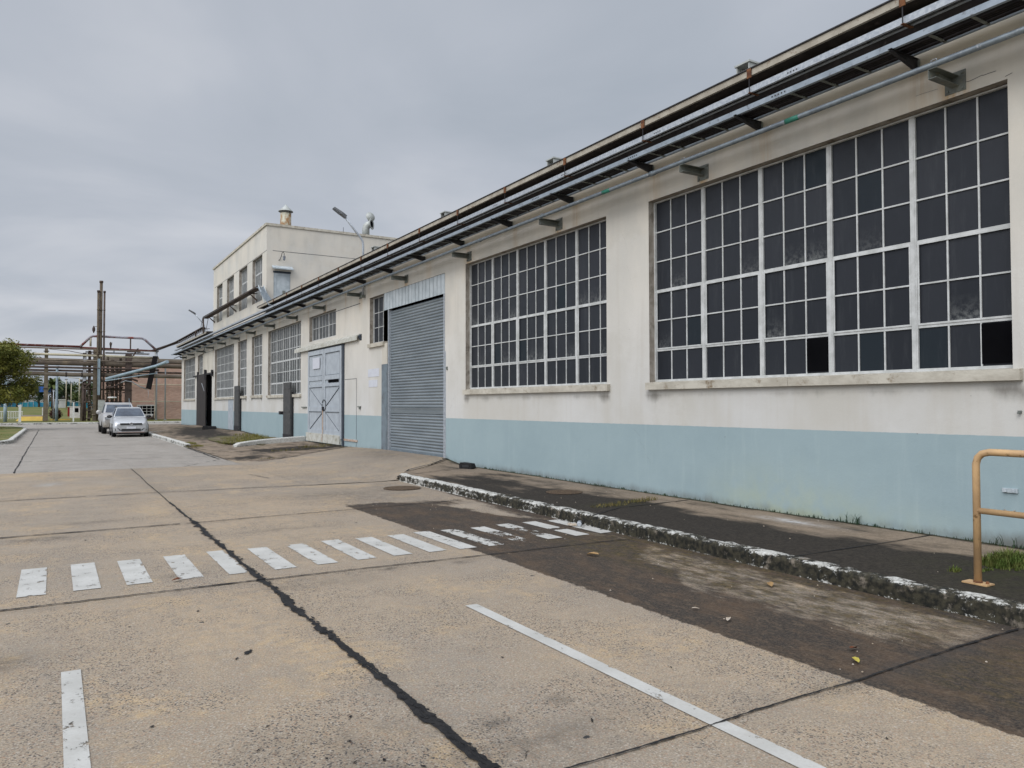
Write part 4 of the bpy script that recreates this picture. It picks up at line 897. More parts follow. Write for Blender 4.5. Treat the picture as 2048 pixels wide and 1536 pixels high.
# pipe brackets -------------------------------------------------------
pb = thing('pipe_bracket', '', 'bracket', (WX, 0, 5.23), 'pipe brackets along the wall')
mb = MB().box(-.012, -.001, -.115, .115, -.12, .11)
for a in (-.085, .085):
    for b_ in (-.09, .08): mb.box(-.026, -.012, a-.013, a+.013, b_-.013, b_+.013)
mb.build('wall_plate', M['bracket'], pb)
mb = MB().box(-.46, -.012, -.045, .045, .050, .056).box(-.46, -.012, -.045, .045, -.056, -.050).box(-.46, -.012, .039, .045, -.050, .050); mb.build('channel_arm', M['bracket'], pb)
mb = MB().tube([(-.42, -.03, .056), (-.42, -.03, .16), (-.42, .03, .16), (-.42, .03, .056)], .006, 6); mb.build('pipe_clamp', M['galv'], pb)
pos = {0: 'over the near half of the largest window', 1: 'over the far end of the largest window', 2: 'over the middle of the window beside the shutter', 3: 'at the far corner of the window beside the shutter', 4: 'over the boards of the roller shutter', 5: 'beside the foot of the lamp post', 6: 'over the short window above the double door', 7: 'over the right end of the first barred window', 8: 'over the left end of the first barred window'}
for i, y in enumerate(pipe_y):
    lab = 'grey steel pipe bracket ' + pos[i] if i in pos else '%s grey steel pipe bracket counting leftward from the right edge' % ORD[i]
    if i == 0: pb.location = (WX, y, 5.23); pb['label'] = lab
    else: dup(pb, (WX, y, 5.23), lab)
# conduit
ct = thing('conduit_pipe', 'long thin grey conduit pipe running under the cable trays with green bands', 'pipe', (8.2, 20, 5.34))
ct.location = (0, 0, 0)
MB().tube([(8.2, -6, 5.335), (8.2, 18, 5.335), (8.2, 37, 5.34), (8.2, 66, 5.345)], .034, 14).build('pipe', M['pipe'], ct)
for y in (6.58, 10.48): MB().tube([(8.2, y-.10, 5.335), (8.2, y+.11, 5.335)], .0355, 14).build('green_band', M['green'], ct)
for y in (3.5, 9.3, 15.1, 20.9, 26.7, 32.5): MB().tube([(8.2, y-.05, 5.335), (8.2, y+.05, 5.335)], .041, 14).build('coupling', M['pipe'], ct)
# lower cable tray
lt = thing('cable_tray', 'lower cable tray full of black cables on triangular brackets', 'cable tray', (8.2, 20, 5.6), 'cable trays along the eave'); lt.location = (0, 0, 0)
mb = MB().box(7.965, 7.985, -6, 66, 5.585, 5.655).box(7.985, 8.010, -6, 66, 5.649, 5.655).box(7.985, 8.010, -6, 66, 5.585, 5.591); mb.build('outer_rail', M['rail'], lt)
MB().box(8.341, 8.358, -6, 66, 5.585, 5.655).build('inner_rail', M['rail'], lt)
mb = MB()
for i in range(7):
    x = 8.018+i*.046; pts = [(x+.008*math.sin(k_*1.3+i*2), -6+k_*1.8, 5.618+.006*math.sin(k_*.9+i)) for k_ in range(41)]
    mb.tube(pts, .023-.004*(i % 3), 6)
mb.build('cables', M['cable'], lt)
mb = MB()
for y in np.arange(3.6, 60, 2.9):
    for k_ in range(5): mb.box(7.961, 7.965, y+k_*.05, y+k_*.05+.018, 5.615, 5.632)
mb.build('splice_bolts', M['blacksteel'], lt)
# tray brackets
tbk = thing('tray_bracket', '', 'bracket', (WX, 0, 5.6), 'triangular brackets under the lower tray')
MB().prism([(-.66, -.012), (-.66, -.028), (-.15, -.15), (-.15, -.012)], 'y', -.004, .004).prism([(-.66, -.028), (-.66, -.034), (-.15, -.158), (-.15, -.15)], 'y', -.022, .022).box(-.68, -.15, -.022, .022, -.0165, -.012).build('cantilever_arm', M['blacksteel'], tbk)
MB().box(-.155, -.145, -.03, .03, -.17, .10).build('back_plate', M['bracket'], tbk)
vis = [y for y in tray_y if y > 4]
for i, y in enumerate(vis):
    lab = '%s black triangular tray bracket from the right edge of the picture' % ORD[i] if i < 14 else 'tiny black tray bracket far along the wall'
    if i == 0: tbk.location = (WX, y, 5.6); tbk['label'] = lab
    else: dup(tbk, (WX, y, 5.6), lab)
LT = lt
# upper tray hung below the fascia
ut = thing('cable_tray', 'upper galvanised cable tray hanging below the fascia on rusty hangers', 'cable tray', (8.3, 20, 5.95), 'cable trays along the eave'); ut.location = (0, 0, 0)
UY1 = 66
MB().box(8.195, 8.203, -6, UY1, 5.928, 6.010).box(8.203, 8.222, -6, UY1, 6.005, 6.010).box(8.203, 8.235, -6, UY1, 5.928, 5.932).build('outer_rail', M['galv'], ut)
MB().box(8.325, 8.333, -6, UY1, 5.928, 6.01).box(8.29, 8.324, -6, UY1, 5.928, 5.932).build('inner_rail', M['galv'], ut)
def rungs(parent, x0, x1, z0, z1, wd, mat, sp=.45):
    o = MB().box(x0, x1, 0, wd, z0, z1).build('rung', mat, parent); o.location.y = .6
    for i in range(1, 78):
        c = o.copy(); COL.objects.link(c); c.parent = parent; c.location.y = .6+sp*i
    mb = MB()
    for y in np.arange(.6+sp*78, 65.5, sp): mb.box(x0, x1, y, y+wd, z0, z1)
    tag(mb.build('rung', mat, parent), kind='stuff')
rungs(LT, 7.986, 8.340, 5.593, 5.603, .035, M['bracket'])
rungs(ut, 8.222, 8.324, 5.934, 5.939, .05, M['blacksteel'])
mb = MB()
for i in range(4):
    mb.tube([(8.225+i*.028, -6+k_*2.1, 5.965+.008*math.sin(k_+i)) for k_ in range(35)], .014, 5)
mb.build('cables', M['cable'], ut)
mb = MB()
for y in np.arange(3.9, 60, 2.6):
    for k_ in range(4): mb.box(8.191, 8.195, y+k_*.045, y+k_*.045+.018, 5.955, 5.972)
mb.build('splice_bolts', M['blacksteel'], ut)
hg = thing('tray_hanger', '', 'hanger', (8.2, 0, 6.1), 'rusty hangers of the upper tray')
MB().box(-.030, -.014, -.035, .035, .02, .15).build('clip_plate', M['rust'], hg)
MB().box(-.024, -.016, -.006, .006, -.185, .02).build('drop_rod', M['blacksteel'], hg)
MB().box(-.03, .16, -.020, .020, -.185, -.178).build('hook', M['rust'], hg)
for i in range(14):
    y = 5.05+2.22*i; lab = '%s rusty tray hanger from the right edge of the picture' % ORD[i]
    if i == 0: hg.location = (8.19, y, 6.1); hg['label'] = lab
    else: dup(hg, (8.19, y, 6.1), lab)
# roof-edge channel stubs
rsb = thing('roof_bracket', '', 'bracket', (8.5, 0, 6.3), 'steel stubs standing on the roof edge')
MB().box(-.09, .09, -.12, -.10, 0, .19).box(-.09, .09, .10, .12, 0, .19).box(.08, .089, -.10, .10, 0, .19).box(-.11, .11, -.14, .14, .19, .215).build('channel', M['vent'], rsb)
for i, y in enumerate((7.60, 12.55, 17.45, 22.4)):
    lab = 'grey steel stub on the roof edge, %s from the right' % ORD[i]
    if i == 0: rsb.location = (8.5, y, 6.3); rsb['label'] = lab
    else: dup(rsb, (8.5, y, 6.3), lab)
# cable tray along the upper block, then on to the pipe rack
t3 = thing('cable_tray', 'brown cable tray climbing along the upper block and on to the pipe rack', 'cable tray', (0, 0, 0), 'cable trays along the eave')
def ladder(pts, half, mb, up_=.05):
    for s_i in (-1, 1):
        for a, b_ in zip(pts[:-1], pts[1:]):
            a, b_ = Vector(a), Vector(b_); o = Vector((s_i*half, 0, 0)); h = Vector((0, 0, up_)); t_ = Vector((.012, 0, 0))
            mb.hexa([a+o-t_, a+o+t_, b_+o+t_, b_+o-t_, a+o-t_+h, a+o+t_+h, b_+o+t_+h, b_+o-t_+h])
tp = [(8.33, 36.95, 7.20), (8.33, 52.3, 7.26)]
mb = MB(); ladder(tp, .15, mb, .045); mb.box(8.18, 8.48, 37, 52.3, 7.185, 7.199); mb.build('upper_rails', M['darksteel'], t3)
mb = MB(); ladder([(8.33, 52.3, 7.22), (8.33, 53.0, 6.62)], .17, mb); ladder([(8.33, 53.0, 6.62), (8.4, 66, 6.62), (8.75, 84, 7.08)], .17, mb)
for y in np.arange(53.2, 84, .8): mb.box(8.2, 8.75, y, y+.06, 6.62+(max(0, y-66))*.0255, 6.65+(max(0, y-66))*.0255)
mb.build('far_rails', M['darksteel'], t3)
mb = MB()
for i in range(5):
    x = 8.20+i*.065; mb.tube([(x, 52.2, 7.24), (x, 45, 7.25), (x, 37.4, 7.22), (x, 36.9, 7.15), (x, 36.2, 6.75), (x, 35.4, 6.38), (x-.02, 34.6, 6.05)], .03, 6)
mb.build('cables', M['pipe'], t3)
mb = MB(); ladder([(8.33, 36.95, 7.20), (8.33, 35.7, 6.30)], .12, mb, .09); mb.build('drop_trough', M['clad'], t3)
mb = MB()
for y in (38.9, 44.0, 50.5): mb.hexa([(8.15, y, 7.16), (8.6, y, 6.75), (8.6, y+.06, 6.75), (8.15, y+.06, 7.16), (8.15, y, 7.19), (8.6, y, 6.85), (8.6, y+.06, 6.85), (8.15, y+.06, 7.19)]).box(8.15, 8.61, y, y+.06, 7.12, 7.16)
mb.box(8.12, 8.2, 52.0, 52.1, 6.2, 7.2).box(8.12, 8.2, 55.0, 55.08, 6.25, 6.62); mb.build('support_arms', M['darksteel'], t3)
mb = MB()
for i in range(3): mb.tube([(8.25+i*.08, 53, 6.68), (8.3+i*.08, 66, 6.68), (8.65+i*.08, 84, 7.13)], .035, 6)
mb.build('far_cables', M['cable'], t3)
# lamps on the wall
def street_lamp(y, lab, z0=5.15):
    L = thing('street_lamp', lab, 'street lamp', (8.55, y, z0), 'curved lamps fixed to the wall')
    dz = 0
    MB().tube([(0, 0, 0), (0, 0, 1.65), (-.02, 0, 1.78), (-.12, 0, 1.93), (-.25, 0, 2.07), (-.68, 0, 2.58)], .035, 10).build('pole', M['galv'], L)
    MB().box(-.06, .06, -.06, .06, -.05, .03).box(.0, .07, -.02, .02, .3, .34).build('base_clamp', M['bracket'], L)
    h = MB(); d = Vector((-.86, 0, .52)).normalized(); n_ = Vector((-d.z, 0, d.x))*-1
    p = Vector((-.60, 0, 2.50)); 
    c = [p-d*.02, p+d*.46]
    def ring(q, hw, t0, t1): return [q+Vector((0, -hw, 0))+n_*t0, q+Vector((0, hw, 0))+n_*t0, q+Vector((0, hw, 0))+n_*t1, q+Vector((0, -hw, 0))+n_*t1]
    a = ring(c[0], .05, -.05, .06); m_ = ring(p+d*.16, .10, -.03, .05); b_ = ring(c[1], .09, -.02, .03)
    for u, v in ((a, m_), (m_, b_)): h.hexa([u[0], u[1], v[1], v[0], u[3], u[2], v[2], v[3]])
    hd = h.build('lamp_head', M['lampgrey'], L)
    g_ = ring(p+d*.18, .08, -.042, -.034), ring(p+d*.44, .075, -.034, -.024)
    MB().hexa([g_[0][0], g_[0][1], g_[1][1], g_[1][0], g_[0][3], g_[0][2], g_[1][2], g_[1][3]]).build('lens', M['glass_sky'], hd)
    return L
street_lamp(23.66, 'curved grey street lamp rising from the wall beside the roller shutter')
l2 = street_lamp(54.0, 'distant small street lamp leaning out past the upper block')
# upper block roof vents and lamp
fv = thing('roof_flue', 'rusty round flue with conical cap on the upper block corner', 'roof vent', (9.62, 37.55, 10.28))
MB().lathe((0, 0, 0), [(.26, 0), (.26, .70), (.24, .70), (.24, .1)], 20).build('flue_pipe', M['flue'], fv)
MB().lathe((0, 0, 0), [(.01, 1.14), (.10, 1.03), (.35, .80), (.35, .775), (.02, 1.0)], 20).build('cap', M['vent'], fv)
MB().box(-.2, -.18, -.01, .01, .68, .86).box(.18, .2, -.01, .01, .68, .86).build('cap_struts', M['bracket'], fv)
ev = thing('roof_exhaust', 'elbowed roof exhaust with an open round damper, right of the lamp', 'roof vent', (13.84, 37.9, 10.25))
MB().tube([(0, 0, 0), (0, 0, .52), (.03, -.02, .66), (.12, -.07, .75), (.22, -.15, .78)], .19, 16).build('duct_elbow', M['vent'], ev)
MB().lathe((.22, -.15, .78), [(.19, 0), (.29, .04), (.285, .06), (.19, .045)], 24, axis=(.72, -.68, .05)).build('mouth_flange', M['vent'], ev)
MB().lathe((.22, -.15, .78), [(.0, .035), (.195, .045)], 24, axis=(.72, -.68, .05)).build('dark_mouth', M['void'], ev)
MB().lathe((.20, -.12, 1.16), [(.0, 0), (.25, 0), (.25, .02), (0, .02)], 24, axis=(.15, -.95, .2)).build('damper_disc', M['vent'], ev)
MB().box(.1, .2, -.10, -.06, .88, .98).build('disc_stay', M['bracket'], ev)
sdm = thing('roof_vent', 'low dark dome vent with a short spike on the upper roof', 'roof vent', (12.6, 37.8, 10.28))
MB().lathe((0, 0, 0), [(.26, 0), (.22, .08), (.1, .15), (.01, .17)], 16).build('dome', M['lampgrey'], sdm)
MB().box(-.012, .012, -.012, .012, .16, .42).build('spike', M['lampgrey'], sdm)
bk = thing('bulkhead_lamp', 'gooseneck wall lamp above the pale blue upper door', 'lamp', (9.3, 37.09, 8.7))
MB().tube([(-.12, 0, -.14), (-.06, -.02, -.10), (-.02, -.1, .06), (.0, -.18, .22), (.05, -.22, .24), (.08, -.24, .15), (.08, -.24, .05)], .014, 6).build('gooseneck', M['blacksteel'], bk)
MB().lathe((.08, -.24, 0), [(.03, .07), (.07, .02), (.07, -.02), (.0, -.02)], 12).build('lamp_cap', M['lampgrey'], bk)
MB().lathe((.08, -.24, 0), [(.06, -.02), (.055, -.12), (.02, -.17), (.0, -.17)], 12).build('globe', M['glass_sky'], bk)

# ------------------------------------------------------------------ things on the pavement and road
hr = thing('handrail', 'ochre yellow tubular handrail with two rails bolted to the pavement', 'handrail', (6.56, 3.48, .15))
MB().tube([(0, 0, 0), (0, 0, .98), (0, -.015, 1.035), (0, -.05, 1.07), (0, -.11, 1.085), (0, -2.6, 1.085), (0, -2.66, 1.07), (0, -2.69, 1.03), (0, -2.70, 0)], .029, 20).build('frame_tube', M['yrail'], hr)
MB().tube([(0, -.0, .60), (0, -2.70, .60)], .025, 16).build('mid_rail', M['yrail'], hr)
MB().tube([(0, 0, .008), (0, 0, .022)], .035, 16).build('weld', M['rust'], hr)
for s_ in (0, -2.7):
    bp = MB().box(-.06, .06, -.10+s_, .10+s_, -.002, .010).build('base_plate', M['yrail'], hr)
    MB().lathe((.0, -.075+s_, .010), [(.0, .022), (.012, .020), (.014, 0)], 6).build('bolt', M['rust'], bp)
bx = thing('rubber_block', 'black rubber block lying on the pavement beside the blue wall', 'block', (8.22, 15.75, .155), rz=.5)
mb = MB(); mb.prism([(-.17, 0), (-.19, .03), (-.15, .12), (.13, .14), (.17, .10), (.16, 0)], 'x', -.09, .09); bo = mb.build('body', M['rubber'], bx)
MB().box(-.094, -.088, -.10, .08, .04, .09).build('recess', M['blackplastic'], bo)
tyb = thing('rubber_block', 'long black rubber block on the far pavement by the sliding door', 'block', (7.85, 47.6, .2), rz=1.2)
MB().prism([(-.36, 0), (-.38, .08), (-.34, .19), (.3, .21), (.36, .16), (.36, 0)], 'x', -.16, .16).build('body', M['rubber'], tyb)
for (x, y, r_, lab) in ((5.84, 13.92, .36, 'round rusty manhole cover in the road beside the kerb end'), (7.42, 10.68, .31, 'round rusty manhole cover in the pavement')):
    z = .010 if x < 6 else float(pave_z(np.array(x), np.array(y)))+.004
    t = thing('manhole_cover', lab, 'manhole cover', (x, y, z), 'round iron covers')
    MB().lathe((0, 0, 0), [(r_, .0), (r_, .006), (r_-.03, .006), (r_-.032, .001)], 28).build('rim', M['ironcover'], t)
    m_ = MB().lathe((0, 0, 0), [(r_-.032, .004), (0.001, .005)], 28)
    for i in range(-4, 5):
        hh = math.sqrt(max(0, (r_-.05)**2-(i*.07)**2)); m_.box(i*.07-.008, i*.07+.008, -hh, hh, .005, .009)
    m_.build('lid', M['ironcover'], t)
# litter
bt = thing('plastic_bottle', 'crushed clear plastic bottle with red cap lying by the kerb on the crossing', 'bottle', (6.10, 8.42, .035), rz=.9)
MB().tube([(-.12, 0, 0), (-.10, 0, 0), (-.03, .005, .003), (.03, 0, -.002), (.07, 0, 0), (.10, 0, 0)], .03, 12, rads=[.025, .033, .030, .034, .028, .013]).build('bottle_body', M['bottle'], bt)
MB().tube([(.10, 0, 0), (.125, 0, 0)], .017, 10).build('cap', M['redcap'], bt)
tag(MB().hexa([(5.93, 8.40, .015), (6.02, 8.36, .015), (6.04, 8.46, .015), (5.95, 8.50, .015), (5.94, 8.41, .035), (6.01, 8.38, .05), (6.02, 8.45, .03), (5.96, 8.48, .045)]).build('crumpled_wrapper', M['paper']), 'crumpled tan wrapper beside the plastic bottle', 'litter')
def leafobj(x, y, z, s, mat, lab, rz):
    m_ = MB(); P = [(-1, 0, .05), (-.5, .32, .18), (.2, .4, .28), (.8, .15, .15), (1.1, 0, .02), (.8, -.2, .22), (.1, -.42, .32), (-.6, -.3, .2)]
    i = len(m_.v); pts = [(a*s, b_*s, c*s) for a, b_, c in P]; ctr = (0, 0, .06*s)
    for k_ in range(len(pts)):
        q = pts[k_]; r_ = pts[(k_+1) % len(pts)]; m_.poly([ctr, q, r_])
    o = m_.build('fallen_leaf', mat); o.location = (x, y, z); o.rotation_euler = (random.uniform(-.2, .2), random.uniform(-.2, .2), rz); tag(o, lab, 'leaf', 'fallen leaves on the road')
leafobj(4.37, 4.14, .015, .045, M['paper'], 'largest pale curled leaf on the dark stained road', .6)
leafobj(4.38, 4.49, .015, .032, M['paper'], 'small pale leaf just behind the largest curled one', 2.6)
leafobj(4.55, 3.22, .018, .048, M['leafrust'], 'rust red curled leaf near the right of the dark road strip', .2)
leafobj(4.36, 3.07, .015, .050, M['leafyellow'], 'yellow green leaf lying below the rust red one', 1.0)
leafobj(5.0, 6.66, .015, .08, M['leaflitter'], 'tan leaf on the dark road just before the crossing', 1.9)
leafobj(1.0, 7.70, .018, .05, M['leafrust'], 'dark curled leaf under a crossing stripe', .2)
leafobj(5.52, 4.73, .015, .07, M['leaflitter'], 'flat orange brown leaf near the kerb', .9)
rg_ = random.Random(4)
pbm = MB()
for i in range(70):
    x, y = rg_.uniform(4.1, 8.4), rg_.uniform(2.6, 12); z = .012 if x < 6.0 else float(pave_z(np.array(x), np.array(y)))+.003
    if 6.0 < x < 6.25: continue
    s = rg_.uniform(.003, .007); pbm.hexa([(x-s, y-s, z), (x+s, y-s*.7, z), (x+s, y+s, z), (x-s*.8, y+s, z), (x-s*.5, y-s*.5, z+s), (x+s*.6, y-s*.5, z+s*.8), (x+s*.5, y+s*.6, z+s), (x-s*.5, y+s*.5, z+s*.9)])
tag(pbm.build('grit', M['paper'], None), 'loose pale grit on road and pavement', 'grit', kind='stuff')
# grass
def tufts(name, spots, mat, lab, n=40, stuff=True):
    mb = MB()
    for (cx, cy, cz0, r1, r2, h, dn) in spots:
        for i in range(int(n*dn)):
            a = random.uniform(0, 6.28); q = math.sqrt(random.random()); x = cx+r1*q*math.cos(a); y = cy+r2*q*math.sin(a)
            hh = h*random.uniform(.45, 1.1)*(1.1-.5*q); an = random.uniform(0, 6.28); l = hh*random.uniform(.2, .8); wd = random.uniform(.003, .006)*(1+h)
            dx, dy = math.cos(an), math.sin(an); px, py = -dy*wd, dx*wd
            mb.quad((x-px, y-py, cz0), (x+px, y+py, cz0), (x+px*.7+dx*l*.4, y+py*.7+dy*l*.4, cz0+hh*.65), (x-px*.7+dx*l*.4, y-py*.7+dy*l*.4, cz0+hh*.65))
            mb.poly([(x-px*.7+dx*l*.4, y-py*.7+dy*l*.4, cz0+hh*.65), (x+px*.7+dx*l*.4, y+py*.7+dy*l*.4, cz0+hh*.65), (x+dx*l, y+dy*l, cz0+hh)])
    return tag(mb.build(name, mat), lab, 'grass', kind='stuff')
tufts('grass_tuft', [(7.62, 3.78, .14, .30, .16, .15, 16), (7.75, 3.70, .14, .45, .22, .07, 12), (7.95, 3.5, .14, .25, .25, .11, 8), (6.90, 3.86, .14, .08, .05, .06, 1.2), (7.15, 3.72, .145, .15, .03, .03, 1.), (8.3, 3.5, .14, .2, .3, .10, 3)], M['grass'], 'bright green grass clump on the pavement behind the handrail post', 60)
tufts('weeds', [(7.0, 8.9, .15, .35, .10, .06, 2.2), (7.6, 9.05, .15, .35, .08, .07, 2.0), (7.9, 9.1, .15, .2, .05, .09, .8)], M['drygrass'], 'weeds growing along a pavement joint near the blue wall', 60)
wsp = [(WX-.03, 3.0+i*.11, float(pz(3.0+i*.11)), .03, .06, .03+.03*random.random(), .10+.2*(random.random() > .7)) for i in range(115)]
wsp += [(WX-.06, 6.08, .145, .05, .14, .20, .35), (WX-.08, 5.98, .145, .04, .05, .14, .2), (WX-.06, 4.2, .14, .05, .25, .16, .5), (WX-.05, 3.7, .14, .05, .3, .2, .9)]
tufts('wall_weeds', wsp, M['leafdark'], 'dark weeds along the foot of the blue wall', 45)
gp = [(6.8, 31.9, .15, 1.3, 1.2, .10, 12), (7.2, 34.0, .16, 1.1, 2.4, .12, 16), (6.2, 31.3, .12, .7, .6, .06, 4), (8.0, 36, .17, .4, 1.6, .2, 3), (8.3, 34.5, .11, .25, 3, .10, 4), (7.7, 37, .2, .5, 1.3, .16, 3), (4.62, 32.2, .12, .2, .6, .10, 3), (4.75, 31.3, .06, .2, .5, .08, 3)]
tufts('grass_patch', gp, M['olivegrass'], 'rough grass patch on the far pavement behind the white kerb', 90)
MBp = MB().poly([(5.75+(1.45*math.cos(a_)+1.35)*(1+.18*math.sin(5*a_)), 33.6+3.9*math.sin(a_)*(1+.16*math.cos(7*a_)), .150+.03*(math.sin(a_) > .3)) for a_ in np.linspace(0, 6.2, 34)])
tag(MBp.build('soil_patch', M['soil']), kind='structure')
tufts('dry_grass', [(6.7, 25.2, .13, .7, .25, .12, 2), (7.6, 26.0, .18, .5, .3, .14, 3), (8.2, 26.6, .2, .3, .5, .10, 2), (5.5, 23.0, .05, .3, .1, .08, .8), (4.55, 31.4, .03, .25, .9, .1, 3), (8.3, 24.6, .22, .2, .3, .05, .5)], M['drygrass'], 'dry grass at the edge of the double door ramp', 60)
tufts('verge_grass', [(x, 77+random.random()*6, .12, 2, 2.5, .12, 2) for x in np.arange(-8, 12, 1.5)], M['olivegrass'], 'short grass on the far verge', 60)
tufts('island_grass', [(-2.5-random.random()*2, y, .15, 1, 1.2, .09, 3) for y in np.arange(39.4, 62, 1.4)], M['olivegrass'], 'short grass on the left island', 60)

# ------------------------------------------------------------------ vehicles (front faces -Y)
def loft(rings, name, mat, parent, closed=True, smooth=True):
    mb = MB(); n = len(rings[0])
    for r_ in rings: mb.v += [tuple(p) for p in r_]
    for k_ in range(len(rings)-1):
        for i in range(n if closed else n-1):
            j = (i+1) % n; mb.f.append((k_*n+i, k_*n+j, (k_+1)*n+j, (k_+1)*n+i)); mb.mi.append(0); mb.sm.append(smooth)
    mb.f.append(tuple(range(n))[::-1]); mb.f.append(tuple((len(rings)-1)*n+i for i in range(n))); mb.mi += [0, 0]; mb.sm += [False]*2
    return mb.build(name, mat, parent)
def wheel(parent, x, y, r_, wd):
    s = 1 if x > 0 else -1
    wh = MB().lathe((x, y, r_), [(r_*.62, -wd/2), (r_*.93, -wd/2), (r_, -wd*.32), (r_, wd*.32), (r_*.93, wd/2), (r_*.62, wd/2)], 24, axis=(s, 0, 0)).build('wheel', M['rubber'], parent)
    MB().lathe((x, y, r_), [(r_*.62, wd*.42), (r_*.5, wd*.30), (r_*.2, wd*.36), (0.001, wd*.38)], 10, axis=(s, 0, 0)).build('rim', M['chrome'], wh)
def body_ring(y, zb, zs, zt, hb, hs, ht):  # lower body section
    return [(-hb, y, zb), (-hb-.01, y, zb+.12), (-hs, y, zs), (-ht, y, zt-.03), (-ht*.82, y, zt), (0, y, zt+.015), (ht*.82, y, zt), (ht, y, zt-.03), (hs, y, zs), (hb+.01, y, zb+.12), (hb, y, zb)]
car = thing('hatchback_car', 'small silver hatchback parked facing the camera beside the white kerb', 'car', (3.42, 43.55, .01), 'cars parked along the kerb', rz=-.015)
sc_ = 1.0
rr = [body_ring(.0, .26, .48, .66, .60, .66, .62), body_ring(.06, .22, .50, .74, .74, .78, .72), body_ring(.35, .22, .55, .86, .81, .83, .76), body_ring(.9, .24, .6, .96, .82, .84, .78), body_ring(1.25, .24, .62, 1.0, .82, .85, .80),
      body_ring(2.4, .24, .62, 1.02, .82, .85, .80), body_ring(3.5, .26, .62, 1.03, .81, .84, .79), body_ring(3.85, .30, .60, .98, .74, .78, .72), body_ring(3.93, .36, .6, .9, .66, .70, .66)]
cb_ = loft(rr, 'body', M['carpaint'], car)
gh = [[(-.76, 1.22, 1.0), (-.74, 1.26, 1.03), (.74, 1.26, 1.03), (.76, 1.22, 1.0)], [(-.72, 1.55, 1.0), (-.66, 1.6, 1.26), (.66, 1.6, 1.26), (.72, 1.55, 1.0)], [(-.72, 1.95, 1.0), (-.57, 2.0, 1.47), (.57, 2.0, 1.47), (.72, 1.95, 1.0)],
      [(-.74, 2.6, 1.0), (-.58, 2.6, 1.52), (.58, 2.6, 1.52), (.74, 2.6, 1.0)], [(-.74, 3.3, 1.0), (-.56, 3.3, 1.49), (.56, 3.3, 1.49), (.74, 3.3, 1.0)], [(-.70, 3.82, 1.0), (-.56, 3.72, 1.32), (.56, 3.72, 1.32), (.70, 3.82, 1.0)]]
loft(gh, 'cabin', M['carpaint'], cb_, smooth=False)
MB().quad((-.69, 1.262, 1.055), (.69, 1.262, 1.055), (.62, 1.59, 1.275), (-.62, 1.59, 1.275)).quad((-.62, 1.59, 1.275), (.62, 1.59, 1.275), (.54, 1.93, 1.455), (-.54, 1.93, 1.455)).build('windscreen', M['carglass'], cb_)
for s_ in (-1, 1):
    m_ = MB(); q = [(s_*.772, 1.62, 1.03), (s_*.772, 3.3, 1.03), (s_*.615, 3.2, 1.43), (s_*.615, 2.15, 1.44)]
    m_.poly(q if s_ < 0 else q[::-1]); m_.build('side_window', M['carglass'], cb_)
    m_ = MB(); m_.hexa([(s_*.46, -.035, .60), (s_*.76, .12, .62), (s_*.78, .20, .62), (s_*.50, .10, .60), (s_*.48, .02, .71), (s_*.745, .26, .79), (s_*.74, .34, .80), (s_*.50, .2, .74)] if s_ > 0 else
        [(-.76, .12, .62), (-.46, -.035, .60), (-.50, .10, .60), (-.78, .20, .62), (-.745, .26, .79), (-.48, .02, .71), (-.50, .2, .74), (-.74, .34, .80)]); m_.build('headlight', M['headlamp'], cb_)
    m_ = MB().lathe((0, 0, 0), [(.01, -.07), (.09, -.05), (.11, 0), (.10, .05), (.01, .07)], 12, axis=(0, 1, 0)); o = m_.build('wing_mirror', M['blackplastic'], cb_); o.location = (s_*.93, 1.45, 1.03); o.scale = (1.15, .7, .75)
    MB().box(s_*.80 if s_ > 0 else -.93, .93 if s_ > 0 else -.80, 1.45, 1.48, .99, 1.02).build('mirror_stalk', M['blackplastic'], cb_)
    MB().hexa([(s_*.42, -.03, .33), (s_*.72, .04, .33), (s_*.72, .10, .33), (s_*.42, .03, .33), (s_*.58, -.03, .44), (s_*.74, .045, .46), (s_*.74, .10, .46), (s_*.58, .03, .44)]).build('fog_lamp_recess', M['blackplastic'], cb_)
    MB().tube([(s_*.57, 2.1, 1.50), (s_*.57, 2.3, 1.56), (s_*.57, 3.2, 1.55), (s_*.57, 3.4, 1.49)], .018, 6).build('roof_rail', M['blackplastic'], cb_)
    for y in (.72, 3.15): wheel(car, s_*.74, y, .30, .19)
for s_ in (-1, 1):
    for y in (.72, 3.15): MB().lathe((s_*.838, y, .31), [(.30, 0), (.345, .012), (.36, .0)], 20, axis=(s_, 0, 0)).build('wheel_arch', M['blackplastic'], cb_)
    MB().box(min(s_*.84, s_*.856), max(s_*.84, s_*.856), .42, 3.5, .40, .45).build('side_moulding', M['blackplastic'], cb_)
gr = MB().box(-.50, .50, -.03, .04, .61, .705).build('grille', M['blackplastic'], cb_)
MB().box(-.44, .44, -.036, .03, .30, .42).build('lower_grille', M['blackplastic'], cb_)
MB().box(-.62, .62, -.05, .05, .225, .262).build('skid_strip', M['copper'], cb_)
MB().box(-.21, .21, -.058, -.037, .42, .53).build('number_plate', M['plate'], cb_)
bg = MB().lathe((0, -.035, .665), [(.078, 0), (.078, .015), (.062, .018), (.062, .004)], 24, axis=(0, -1, 0)).build('badge', M['chrome'], cb_)
m_ = MB()
def bar(m_, p, q, wd, y):
    p = Vector(p); q = Vector(q); d = (q-p).normalized(); n_ = Vector((-d.y, d.x))*wd
    m_.quad(*[(v.x, y, v.y) for v in (p-n_, q-n_, q+n_, p+n_)])
for p, q in (((-.03, .72), (0, .675)), ((0, .675), (.03, .72)), ((-.05, .70), (-.025, .615)), ((-.025, .615), (0, .66)), ((0, .66), (.025, .615)), ((.025, .615), (.05, .70))): bar(m_, p, q, .006, -.052)
m_.build('badge_mark', M['chrome'], bg)
